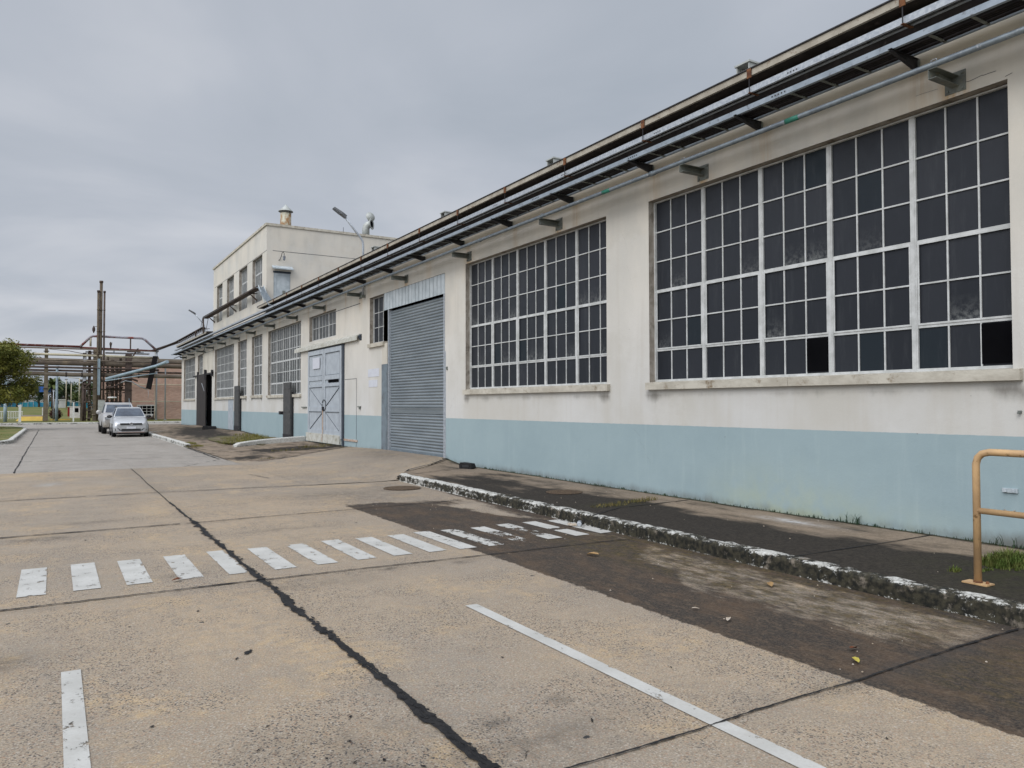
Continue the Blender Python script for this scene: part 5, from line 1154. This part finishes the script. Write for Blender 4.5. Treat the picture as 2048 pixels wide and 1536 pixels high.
MB().lathe((0, -.0355, .665), [(.062, .002), (.001, .002)], 20, axis=(0, -1, 0)).build('badge_field', M['blackplastic'], bg)
MB().tube([(.05, 2.2, 1.5), (.05, 2.7, 2.0)], .008, 5).build('aerial', M['bluesteel'], cb_)
MB().box(-.7, .7, .3, 3.6, .14, .26).build('underbody', M['blackplastic'], car)
MB().box(-.12, .12, 1.85, 1.9, 1.36, 1.41).build('rear_view_mirror', M['blackplastic'], car)
# pickup
pk = thing('pickup_truck', 'muddy silver double cab pickup parked behind the small hatchback', 'pickup truck', (3.30, 48.6, .01), 'cars parked along the kerb')
rr = [body_ring(.0, .42, .7, .95, .72, .80, .74), body_ring(.12, .38, .7, 1.03, .86, .90, .84), body_ring(.6, .38, .75, 1.12, .90, .93, .86), body_ring(1.3, .40, .8, 1.16, .90, .93, .87), body_ring(3.6, .42, .8, 1.18, .90, .93, .88), body_ring(5.2, .48, .8, 1.18, .88, .92, .88), body_ring(5.3, .52, .8, 1.12, .86, .90, .86)]
pb_ = loft(rr, 'body', M['carpaint2'], pk)
gh = [[(-.84, 1.2, 1.14), (-.82, 1.24, 1.17), (.82, 1.24, 1.17), (.84, 1.2, 1.14)], [(-.82, 1.95, 1.14), (-.68, 2.0, 1.70), (.68, 2.0, 1.70), (.82, 1.95, 1.14)], [(-.82, 2.4, 1.14), (-.68, 2.4, 1.78), (.68, 2.4, 1.78), (.82, 2.4, 1.14)], [(-.82, 3.3, 1.14), (-.67, 3.2, 1.76), (.67, 3.2, 1.76), (.82, 3.3, 1.14)], [(-.82, 3.62, 1.14), (-.78, 3.6, 1.2), (.78, 3.6, 1.2), (.82, 3.62, 1.14)]]
loft(gh, 'cab', M['carpaint2'], pb_, smooth=False)
MB().quad((-.72, 1.27, 1.20), (.72, 1.27, 1.20), (.62, 1.93, 1.66), (-.62, 1.93, 1.66)).build('windscreen', M['carglass'], pb_)
for s_ in (-1, 1):
    q = [(s_*.826, 1.85, 1.18), (s_*.826, 3.2, 1.18), (s_*.70, 3.05, 1.68), (s_*.70, 2.15, 1.68)]
    MB().poly(q if s_ < 0 else q[::-1]).build('side_window', M['carglass'], pb_)
    o = MB().lathe((0, 0, 0), [(.01, -.08), (.11, -.06), (.13, 0), (.12, .06), (.01, .08)], 12, axis=(0, 1, 0)).build('wing_mirror', M['carpaint2'], pb_); o.location = (s_*1.04, 1.75, 1.22); o.scale = (1.1, .7, 1)
    MB().box(.5 if s_ > 0 else -.82, .82 if s_ > 0 else -.5, -.02, .2, .82, .96).build('headlight', M['headlamp'], pb_)
    for y in (.95, 4.15): wheel(pk, s_*.80, y, .38, .26)
MB().box(-.45, .45, -.02, .1, .72, .95).build('grille', M['blackplastic'], pb_)
MB().box(-.75, .75, .3, 5.0, .28, .46).build('underbody', M['blackplastic'], pk)

# ------------------------------------------------------------------ pipe rack and plant behind
RY = 84.0
def pipe(lab, pts, r_, mat, seg=12, flange=None, name='steel_pipe', group='pipes on the rack'):
    t = thing(name, lab, 'pipe', (0, 0, 0), group)
    MB().tube(pts, r_, seg).build('pipe', M[mat], t)
    if flange:
        m_ = MB()
        for (x, y, z) in flange: m_.tube([(x-.06, y, z), (x+.06, y, z)], r_*1.18, seg)
        m_.build('flange', M['darksteel'], t)
    return t
pipe('topmost oxide red pipe left of the raised loop', [(-14, RY, 7.27), (2.2, RY, 7.22)], .12, 'redpipe')
pipe('flaking grey and red pipe rising in a raised loop over the rack', [(2.14, RY, 7.24), (3.0, RY, 8.22), (3.2, RY, 8.30), (7.5, RY, 8.26), (7.75, RY, 8.12), (8.8, RY, 7.12)], .115, 'flaking')
pipe('red pipe running straight under the raised loop', [(2.14, RY+.05, 7.16), (8.9, RY+.05, 7.05)], .09, 'redpipe')
pipe('cream lagged pipe below the red ones', [(-14, RY-.2, 6.46), (3.5, RY-.2, 6.40), (9, RY-.2, 6.34)], .115, 'creampipe')
pipe('thin pale pipe resting over the widest brown pipe', [(-14, RY-.4, 5.96), (3.4, RY-.4, 5.90), (9, RY-.4, 5.86)], .055, 'greybrown')
pipe('widest dark brown pipe across the middle of the rack', [(-14, RY, 5.66), (3.4, RY, 5.62), (14, RY, 5.50)], .22, 'brownpipe', 14)
pipe('dark purple brown pipe under the widest one', [(-14, RY-.5, 5.28), (3.4, RY-.5, 5.18), (9, RY-.5, 5.1)], .10, 'darksteel')
pipe('lowest thick grey brown pipe of the rack', [(-14, RY, 4.66), (-1, RY, 4.60), (1.6, RY, 4.54), (3.4, RY, 4.58), (14, RY, 4.50)], .20, 'greybrown', 14, [(1.0, RY, 4.55), (2.3, RY, 4.55), (7.2, RY, 4.53)])
pipe('thin dark cable pipe sagging between the columns', [(-.4, RY-.3, 6.9), (1.2, RY-.3, 6.78), (2.4, RY-.3, 6.55), (3.5, RY-.3, 6.55)], .03, 'darksteel', 6)
pipe('pale blue grey pipe slanting up from the stacks to the tray', [(4.25, RY-1.2, 4.12), (8.70, RY-1.2, 5.50), (9.1, RY-6, 5.7)], .15, 'bluesteel', 14)
pipe('thin pale pipe slanting below the pale blue one', [(4.2, RY-1.3, 3.95), (8.7, RY-1.3, 4.78)], .05, 'bluesteel', 8)
for i, (z, r_) in enumerate(((3.42, .05), (1.62, .05))):
    pipe(['upper thin pipe along the brick wall', 'lower thin pipe along the brick wall'][i], [(6.4, 89.7, z+.4), (16, 89.7, z+.4)], r_, 'creampipe', 6)
pipe('brown pipe far behind the widest rack pipe', [(-14, RY+2.2, 6.15), (14, RY+2.2, 6.0)], .12, 'brownpipe')
pipe('dark pipe far behind the lowest rack pipe', [(-3, RY+2.2, 5.02), (14, RY+2.2, 4.95)], .10, 'darksteel')
pipe('rusty pipe low behind the riser pipes', [(2.2, RY+1.8, 4.05), (6.6, RY+1.8, 4.0)], .12, 'brownpipe')
pipe('rusty pipe lowest behind the riser pipes', [(2.2, RY+1.9, 3.2), (6.4, RY+1.9, 3.15)], .09, 'brownpipe')
bmo = thing('rack_beam', 'long steel beam carrying the red pipe', 'beam', (0, 0, 0)); MB().box(-14, 9, RY-.12, RY+.12, 6.95, 6.99).box(-14, 9, RY-.02, RY+.02, 6.99, 7.08).build('flange_beam', M['greybrown'], bmo)
# columns
def column(x, y, w0, w1, z1, lab, mat='concpost', name='rack_column'):
    t = thing(name, lab, 'column', (x, y, .1), 'columns of the pipe rack')
    a, b_ = w0/2, w1/2
    MB().hexa([(-a, -a, 0), (a, -a, 0), (a, a, 0), (-a, a, 0), (-b_, -b_, z1), (b_, -b_, z1), (b_, b_, z1), (-b_, b_, z1)]).build('post', M[mat], t)
    m_ = MB()
    for z in (z1*.45, z1*.96): m_.box(-a-.03, a+.03, -a-.03, a+.03, z, z+.06)
    m_.build('band', M['darksteel'], t)
    return t
column(-.62, RY, .40, .28, 6.85, 'tapered concrete rack column standing alone near the round bush')
column(3.42, RY, .38, .36, 6.9, 'concrete rack column at the left of the tall stacks')
column(2.55, RY+.8, .32, .30, 6.6, 'brown column left of the stacks behind the valves', 'darksteel')
column(2.45, RY+1.4, .42, .38, 3.7, 'short stout grey column under the white sheet left of the stacks')
column(2.95, RY+.3, .26, .24, 6.8, 'dark column just left of the concrete column by the stacks', 'darksteel')
t = thing('hanging_sheet', 'pale translucent sheet hanging between the columns left of the stacks', 'sheet', (2.55, RY+.1, 4.0)); MB().hexa([(-.16, 0, -.1), (.10, 0, 0), (.10, .03, 0), (-.16, .03, -.1), (-.13, 0, 2.2), (.14, 0, 2.3), (.14, .03, 2.3), (-.13, .03, 2.2)]).build('sheet', M['notice'], t)
column(6.3, RY, .62, .55, 6.6, 'broad dark steel column in front of the brick building', 'darksteel')
stk = [((3.60, 12.64, .10), 'left thin brown chimney of the three tall stacks'), ((3.84, 13.60, .135), 'middle and tallest brown chimney of the three stacks'), ((4.12, 12.62, .088), 'right thin dark chimney of the three tall stacks')]
for i, ((x, h, r_), lab) in enumerate(stk):
    t = thing('chimney_stack', lab, 'chimney', (x, RY-.3+.15*(i == 1), .1), 'three tall stacks')
    MB().tube([(0, 0, 0), (0, 0, h-.1)], r_, 12).build('shaft', M['darksteel' if i == 2 else 'stack'], t)
    MB().tube([(0, 0, h-.22), (0, 0, h-.02)], r_*1.28, 12).build('rim', M['darksteel'], t)
    m_ = MB()
    for z in (4, 6.4, 8.6, 10.7): m_.tube([(0, 0, z), (0, 0, z+.08)], r_*1.2, 10)
    m_.build('collar', M['stack'], t)
t = thing('steel_channel', 'pale blue steel channel fixed to the front of the stacks', 'channel', (3.70, RY-.55, 2.6)); MB().box(-.11, .11, -.03, .03, 0, 3.5).box(-.11, -.09, -.08, -.03, 0, 3.5).box(.09, .11, -.08, -.03, 0, 3.5).build('channel', M['bluesteel'], t)
t = thing('control_box', 'pale green control box at the foot of the stacks', 'box', (3.95, RY-.9, 1.0)); MB().box(-.3, .3, -.1, .1, 0, 1.15).build('cabinet', M['vent'], t); MB().box(-.33, .33, -.13, .13, 1.15, 1.2).box(-.28, -.24, -.02, .02, 1.2, 1.6).box(.24, .28, -.02, .02, 1.2, 1.6).build('lid', M['darksteel'], t)
t = thing('satellite_dish', 'flat pale disc on a bracket beside the control box', 'dish', (4.85, RY-1.0, 2.35)); MB().lathe((0, 0, 0), [(.01, .10), (.35, .08), (.42, .0), (.35, -.05), (.01, -.08)], 18).build('disc', M['white'], t); MB().tube([(0, 0, -.06), (-.3, 0, -.2), (-.75, 0, -.2)], .03, 6).build('arm', M['darksteel'], t)
for i, (x, lab) in enumerate(((8.82, 'left bare steel post in front of the brick building'), (9.64, 'right bare steel post in front of the brick building'))):
    t = thing('steel_post', lab, 'post', (x, RY, .1), 'steel posts by the brick building')
    h = 7.0 if i == 0 else 5.6
    MB().tube([(0, 0, 0), (0, 0, h)]+([(.05, 0, h+.15), (.3, 0, h+.25)] if i else []), .085 if i == 0 else .07, 10).build('pole', M['galv'], t); MB().box(-.16, .16, -.16, .16, 0, .05).build('foot', M['galv'], t)
    if i == 0: MB().box(-.17, -.13, -.05, .05, .2, 6.9).build('conduit', M['creampipe'], t)
t = thing('cable_duct', 'black cable duct hanging askew from the tray end', 'duct', (0, 0, 0)); MB().hexa([(8.42, RY-.7, 6.5), (8.88, RY-.7, 6.5), (8.88, RY-.4, 6.5), (8.42, RY-.4, 6.5), (7.82, RY-.7, 3.3), (8.28, RY-.7, 3.15), (8.28, RY-.4, 3.15), (7.82, RY-.4, 3.3)][::-1]).build('casing', M['cable'], t)
MB().tube([(7.9, RY-.6, 3.2), (7.2, RY-.6, 3.5), (6.6, RY-.7, 3.9), (6.0, RY-.7, 4.0), (5.6, RY-.7, 3.8)], .05, 8).tube([(8.0, RY-.6, 3.2), (8.05, RY-.6, 2.7), (8.0, RY-.6, 2.3)], .02, 6).build('hose', M['galv'], t)
vp = [(4.55, .11, 6.3), (4.98, .15, 6.0), (5.34, .13, 5.9), (5.68, .12, 6.2)]
for i, (x, r_, h) in enumerate(vp):
    t = thing('riser_pipe', '%s of the four brown riser pipes left of the broad dark column' % ORD[i], 'pipe', (x, RY+1.2, .1), 'riser pipes behind the cars'); MB().tube([(0, 0, 0), (0, 0, h)], r_, 8).build('pipe', M['brownpipe'], t)
    m_ = MB()
    for z in (1.8, 3.1, 4.6): m_.tube([(0, 0, z), (0, 0, z+.12)], r_*1.5, 8)
    m_.build('flange', M['darksteel'], t)
rg_ = random.Random(8)
vc = thing('valve_cluster', 'tangle of rusty valves and small pipes at the foot of the rack', 'valves', (2.9, RY, .1))
m_ = MB()
for i in range(26):
    x = rg_.uniform(-.5, .35); z = rg_.uniform(.2, 3.3); l = rg_.uniform(.2, .7)
    p = Vector((x, rg_.uniform(-.3, .5), z)); q = p+(Vector((l, 0, 0)) if i % 2 else Vector((0, 0, l*1.6))); m_.tube([p, q], rg_.uniform(.03, .06), 7)
    m_.lathe(q, [(.02, -.05), (.10, -.03), (.10, .03), (.02, .05)], 8, axis=(0, 1, 0))
m_.build('valves', M['brownpipe'], vc)
MB().box(-.55, .12, -.3, .3, 3.5, 3.62).tube([(-.25, -.3, .1), (-.25, -.3, 3.3), (.1, -.3, 3.6), (.1, -.3, 4.1)], .05, 8).tube([(-.45, -.1, .0), (-.45, -.1, 3.5)], .11, 8).build('platform', M['darksteel'], vc)
vc2 = thing('valve_cluster', 'rusty valves and hoses between the stacks and the broad dark column', 'valves', (4.9, RY, .1)); m_ = MB()
for i in range(26):
    x = rg_.uniform(-.7, 1.1); z = rg_.uniform(1.6, 4.4); l = rg_.uniform(.2, .8)
    p = Vector((x, rg_.uniform(-.3, .5), z)); q = p+(Vector((l, 0, rg_.uniform(-.1, .1))) if i % 3 else Vector((0, 0, l*1.4))); m_.tube([p, q], rg_.uniform(.025, .06), 7)
    m_.lathe(q, [(.02, -.05), (.09, -.03), (.09, .03), (.02, .05)], 8, axis=(0, 1, 0))
m_.tube([(-.6, -.4, 3.3), (0, -.4, 3.25), (.6, -.4, 3.6), (1.0, -.4, 4.0), (1.6, -.4, 4.15), (2.2, -.4, 3.9)], .09, 8)
m_.build('valves', M['darksteel'], vc2)
t = thing('relief_valve', 'small dark relief valve on a pipe above the rack, left of the stacks', 'valve', (3.25, RY, 8.3)); MB().tube([(0, 0, .3), (0, 0, .55), (0, 0, .75), (0, 0, 1.0)], .1, 8, rads=[.03, .13, .13, .03]).tube([(0, 0, .9), (.3, 0, .95)], .025, 6).build('body', M['darksteel'], t); MB().tube([(-.25, 0, -1.0), (-.25, 0, 0)], .09, 8).build('riser', M['creampipe'], t)
t = thing('relief_valve', 'rusty relief valve on the rack right of the stacks', 'valve', (4.72, RY, 7.1)); MB().tube([(0, 0, 0), (0, 0, .3), (0, 0, .5), (0, 0, .7)], .1, 8, rads=[.05, .08, .12, .03]).tube([(-.12, 0, .6), (.15, 0, .6)], .025, 6).build('body', M['darksteel'], t)
t = thing('rack_hanger', 'thin dark post carrying the raised loop over the rack', 'post', (6.45, RY, 7.0)); MB().box(-.06, .06, -.05, .05, 0, 1.2).box(-.3, .9, -.1, .1, -.15, -.05).hexa([(-.1, -.05, -1), (.05, -.05, -1), (.05, .05, -1), (-.1, .05, -1), (.6, -.05, .25), (.75, -.05, .25), (.75, .05, .25), (.6, .05, .25)]).build('strut', M['darksteel'], t)
t = thing('pipe_bridge', 'grey service platform on top of the rack', 'platform', (6.2, RY+.8, 6.7)); MB().box(-1.9, 2.0, -.4, .4, 0, .12).box(-3.6, -2.4, -.3, .3, .05, .15).box(-1.2, -1.1, -.3, .3, .12, .3).box(.9, 1.5, -.3, .3, .12, .22).build('deck', M['galv'], t)
# brick building
bb = thing('brick_building', 'old red brick building behind the steel posts', 'building', (0, 0, 0))
MB().box(4.2, 40, 90, 104, 0, 6.35).build('wall', M['brick'], bb)
MB().box(4.0, 40.2, 89.8, 104.2, 6.35, 6.6).build('roof_edge', M['greybrown'], bb)
bw = MB().box(7.62, 9.40, 89.86, 89.98, .55, .68).box(7.62, 9.40, 89.86, 89.98, 1.55, 1.68).box(7.58, 7.68, 89.87, 89.98, .56, 1.67).box(9.30, 9.40, 89.87, 89.98, .56, 1.67).box(7.55, 9.45, 89.8, 89.97, .42, .54)
for x in (8.1, 8.53, 8.96): bw.box(x-.02, x+.02, 89.89, 89.97, .68, 1.55)
for z in (.97, 1.26): bw.box(7.68, 9.3, 89.90, 89.96, z-.018, z+.018)
bwo = bw.build('window', M['white'], bb); MB().box(7.66, 9.32, 89.93, 89.985, .66, 1.57).build('glass', M['void'], bwo)
t = thing('junk_pile', 'low dark scrap heap by the steel post foot', 'scrap', (9.0, 88.5, .1)); MB().tube([(0, 0, 0), (.15, 0, .4), (.25, 0, .85), (.3, 0, .9)], .12, 7, rads=[.25, .2, .14, .05]).tube([(-.9, 0, .1), (.4, 0, .12)], .1, 7).build('scrap', M['darksteel'], t)
# posts, kiosk, ramp, fence, signs
for i, (x, y, h, lab) in enumerate(((-2.55, 81, 1.4, 'stout white post left of the yellow ramp'), (1.59, 81, 1.82, 'thin white post in front of the white and red kiosk'), (-.95, 92, 1.3, 'thin cream post beside the lone column'))):
    t = thing('marker_post', lab, 'post', (x, y, .1), 'white posts on the far verge'); r_ = (.10, .055, .04)[i]
    MB().box(-r_, r_, -r_, r_, 0, h).build('post', M['white'], t)
    if i == 0: MB().hexa([(-.13, -.1, h), (.13, -.1, h), (.13, .1, h), (-.13, .1, h), (-.18, -.1, h+.12), (.1, -.1, h+.22), (.1, .1, h+.22), (-.18, .1, h+.12)]).build('head', M['white'], t)
t = thing('kiosk', 'small white kiosk with dark red sides on the verge', 'kiosk', (2.05, 96, .12)); MB().box(-.52, .44, -.3, .4, .14, 1.35).build('body', M['white'], t)
MB().box(-.72, -.54, -.2, .4, .3, 1.3).box(.46, .70, -.2, .4, .3, 1.3).build('red_side', M['red'], t); MB().box(-.06, .30, -.32, -.301, .75, 1.2).build('hatch', M['void'], t); MB().box(-.74, .72, -.35, .45, 1.351, 1.4).build('roof', M['white'], t)
t = thing('concrete_ramp', 'low concrete ramp with a bright yellow front edge', 'ramp', (0, 0, 0)); MB().hexa([(-3.1, 88, .1), (-.9, 88, .1), (-.9, 93, .1), (-3.1, 93, .1), (-2.75, 88.4, .52), (-.9, 88.4, .52), (-.9, 93, .62), (-2.7, 93, .62)]).build('slab', M['greybrown'], t)
MB().quad((-3.12, 87.97, .11), (-.9, 87.97, .11), (-.9, 88.37, .54), (-2.77, 88.37, .54)).build('yellow_edge', M['yellow'], t)
t = thing('edge_kerb', 'low yellow kerb line right of the ramp', 'kerb', (0, 0, 0)); MB().box(-.3, 1.5, 90, 90.15, .1, .24).build('strip', M['yellow'], t)
fn = thing('white_fence', 'low white railing fence at the far left', 'fence', (0, 0, 0)); m_ = MB()
for i in range(26): m_.box(-6.6+i*.15, -6.55+i*.15, 96, 96.05, .2, 1.0)
m_.build('pickets', M['white'], fn); MB().box(-6.7, -2.75, 96.051, 96.09, .95, 1.02).box(-6.7, -2.75, 96.051, 96.09, .3, .36).build('rails', M['white'], fn)
for i, (x, y, h, lab) in enumerate(((.27, 86, 5.3, 'pale blue steel lamp pole right of the lone column'), (-3.75, 83.5, 4.6, 'pale blue steel pole behind the left tree'))):
    t = thing('steel_pole', lab, 'pole', (x, y, .1), 'pale blue steel poles'); MB().tube([(0, 0, 0), (0, 0, h*.35), (0, 0, h*.36), (0, 0, h)], .12, 10, rads=[.15, .14, .11, .10]).build('pole', M['bluesteel'], t); MB().tube([(0, 0, h-.1), (0, 0, h+.05)], .2, 10).build('cap', M['bluesteel'], t)
t = thing('thin_pole', 'thin pale pole beside the pale blue lamp pole', 'pole', (-.0, 90, .1)); MB().tube([(0, 0, 0), (0, 0, 3)], .04, 6).build('pole', M['galv'], t); MB().box(-.1, .1, -.03, .03, 2.9, 3.1).build('head', M['galv'], t)
hd = thing('hoarding', 'bright blue hoarding along the far side of the site', 'hoarding', (0, 0, 0)); m_ = MB()
for i in range(34): m_.box(-16+i*.9, -15.15+i*.9, 180+.1*(i % 2), 180.1+.1*(i % 2), .8, 2.2+.1*((i*7) % 3))
m_.build('panels', M['hoardblue'], hd); m_ = MB()
for i in range(35): m_.box(-16.06+i*.9, -16.0+i*.9, 179.9, 180, .8, 2.45)
m_.build('posts', M['white'], hd)
wb = thing('site_building', 'long white building far behind the hoarding', 'building', (0, 0, 0)); MB().box(-14, 12, 190, 200, .5, 3.1).build('wall', M['palebuild'], wb); MB().box(-14.2, 12.2, 189.8, 200.2, 3.1, 3.35).build('roof', M['roof'], wb)
wc = thing('site_cabin', 'small white cabin right of the lone column', 'cabin', (0, 0, 0)); MB().box(-.0, 1.9, 160, 164, 1.0, 2.6).build('wall', M['palebuild'], wc); MB().box(-.1, 2.0, 159.9, 164.1, 2.601, 2.7).build('roof', M['white'], wc)
MB().box(.3, .8, 159.95, 160, 1.9, 2.4).build('window', M['void'], wc)
sg = thing('billboard', 'plain bright blue billboard on a mast behind the rack', 'billboard', (-1.2, 150, 1)); MB().box(-.95, .85, -.1, .1, 2.85, 3.75).build('panel', M['signblue'], sg); MB().tube([(.5, 0, 0), (.5, 0, 2.9)], .1, 8).build('mast', M['galv'], sg)
for i, (x, h, lab) in enumerate(((2.3, 4.9, 'left thin cream mast among the far trees'), (3.0, 4.3, 'middle thin cream mast among the far trees'), (4.1, 5.2, 'right cream mast with a side arm among the far trees'))):
    t = thing('thin_mast', lab, 'mast', (x-.6, 140, .8), 'cream masts far behind the rack'); MB().tube([(0, 0, 0), (0, 0, h)], .06, 6).build('mast', M['creampipe'], t)
    if i == 2: MB().tube([(0, 0, h-.1), (-1.5, 0, h+.05)], .05, 6).build('arm', M['creampipe'], t)
    else: MB().box(-.2, .2, -.05, .05, h-.05, h+.1).build('head', M['lampgrey'], t)

# ------------------------------------------------------------------ trees
def leaves(mb, blobs, n, s0, s1, rg, droop=.0):
    tot = sum(b[3]*b[4]*b[5] for b in blobs)
    for (cx, cy, cz, rx, ry, rz_) in blobs:
        k_ = int(n*(rx*ry*rz_)/tot)
        for _ in range(k_):
            d = Vector((rg.gauss(0, 1), rg.gauss(0, 1), rg.gauss(0, 1))).normalized(); q = rg.random()**.42
            if q > .86 and rg.random() < .35: q *= 1.12
            p = Vector((cx+d.x*rx*q, cy+d.y*ry*q, cz+d.z*rz_*q)); s = rg.uniform(s0, s1)
            a = Vector((rg.gauss(0, 1), rg.gauss(0, 1), rg.gauss(0, .6)-droop)).normalized(); b_ = a.orthogonal().normalized(); b_.rotate(Matrix.Rotation(rg.uniform(0, 6.28), 3, a))
            mb.quad(p-a*s, p+b_*s*.42, p+a*s, p-b_*s*.42)
def tree(name, lab, loc, trunk_h, blobs, n, s0, s1, leaf, seed, tr=.16, group=None, droop=0):
    rg = random.Random(seed); t = thing(name, lab, 'tree' if 'bush' not in name else 'bush', loc, group)
    m_ = MB(); m_.tube([(0, 0, 0), (.03, 0, trunk_h*.5), (-.02, .03, trunk_h)], tr, 9, rads=[tr*1.3, tr, tr*.75])
    for (cx, cy, cz, rx, ry, rz_) in blobs: m_.tube([(0, 0, trunk_h*.8), (cx*.5, cy*.5, (trunk_h+cz)/2), (cx, cy, cz)], tr*.5, 6, rads=[tr*.55, tr*.35, tr*.12])
    m_.build('trunk', M['bark'], t)
    m_ = MB(); leaves(m_, blobs, n, s0, s1, rg, droop); m_.build('crown', M[leaf], t); return t
rg = random.Random(21); bl = []
for i in range(34):
    a = rg.uniform(0, 6.28); q = math.sqrt(rg.random()); z = rg.uniform(2.2, 5.4); rad = 3.1*math.sqrt(max(.12, 1-((z-3.2)/2.7)**2)); bl.append((rad*q*math.cos(a), rad*q*math.sin(a), z, rg.uniform(.5, .95), rg.uniform(.5, .95), rg.uniform(.35, .65)))
bl += [(3.1, -.2, 3.1, .5, .6, .5), (2.9, .1, 2.5, .45, .6, .4), (1.9, -1.3, 2.2, .8, .8, .6), (1.2, -.5, 5.2, .7, .6, .5), (2.2, -.6, 4.2, .7, .7, .6), (0.6, -1.5, 4.6, .9, .8, .8), (.3, 0, 5.6, .45, .5, .45), (0, 0, 3.4, 1.5, 1.5, 1.3), (1.7, -.3, 4.0, .8, .8, .7), (2.35, 0, 3.0, .75, .8, .6), (2.45, .2, 2.3, .7, .7, .55), (1.3, .4, 1.9, .7, .7, .45), (.9, 0, 4.9, .7, .7, .6)]
tree('broadleaf_tree', 'olive green feathery tree at the left edge of the picture', (-4.15, 60, .1), 2.6, bl, 30000, .05, .12, 'leaf', 31, .17, droop=.3)
for i, (x, y, s, leaf, lab, sd) in enumerate(((-6, 175, 1.0, 'leafdark', 'dark far tree left of the palm', 1), (-2.4, 172, .95, 'leafdark', 'dark tree between the palm and the left tree', 2), (2.2, 178, 1.0, 'leafdark', 'dark far tree behind the cream masts', 3), (4.6, 150, .92, 'leafmid', 'mid green tree just left of the stacks', 4), (-10, 178, 1.2, 'leafdark', 'dark far tree behind the left edge tree', 5), (.6, 182, .9, 'leafdark', 'dark far tree behind the small cabin', 6))):
    rg = random.Random(sd); bl = [(rg.uniform(-1.6, 1.6)*s, rg.uniform(-1.3, 1.3)*s, rg.uniform(2.0, 5.0)*s, rg.uniform(.8, 1.4)*s, rg.uniform(.8, 1.4)*s, rg.uniform(.6, 1.0)*s) for _ in range(14)]
    tree('far_tree', lab, (x, y, .8), 2.2, bl, 3200, .10, .22, leaf, sd+50, .18, 'trees beyond the pipe rack')
pt = thing('palm_tree', 'palm with drooping fronds behind the lone rack column', 'palm tree', (-.15, 150, .8)); MB().tube([(0, 0, 0), (.05, 0, 2), (0, 0, 4.2)], .25, 9).build('trunk', M['bark'], pt)
m_ = MB(); rg = random.Random(5)
for i in range(34):
    a = rg.uniform(0, 6.28); el = rg.uniform(-.3, 1.3); L = rg.uniform(1.5, 2.1); prev = None; p = Vector((0, 0, 4.2)); d = Vector((math.cos(a)*math.cos(el), math.sin(a)*math.cos(el), math.sin(el)))
    for k_ in range(7):
        q = p+d*L/7; d = (d+Vector((0, 0, -.22))).normalized(); sd_ = d.cross(Vector((0, 0, 1))).normalized()
        for s_ in (-1, 1): m_.quad(p, q, q+sd_*s_*.28+Vector((0, 0, -.16)), p+sd_*s_*.30+Vector((0, 0, -.14)))
        p = q
m_.build('crown', M['leafmid'], pt)
bs = thing('round_bush', 'round reddish brown bush behind the lone rack column', 'bush', (.2, 93, .12)); m_ = MB(); leaves(m_, [(0, 0, .62, .6, .6, .55)], 1500, .05, .12, random.Random(3)); m_.build('foliage', M['leafbrown'], bs)
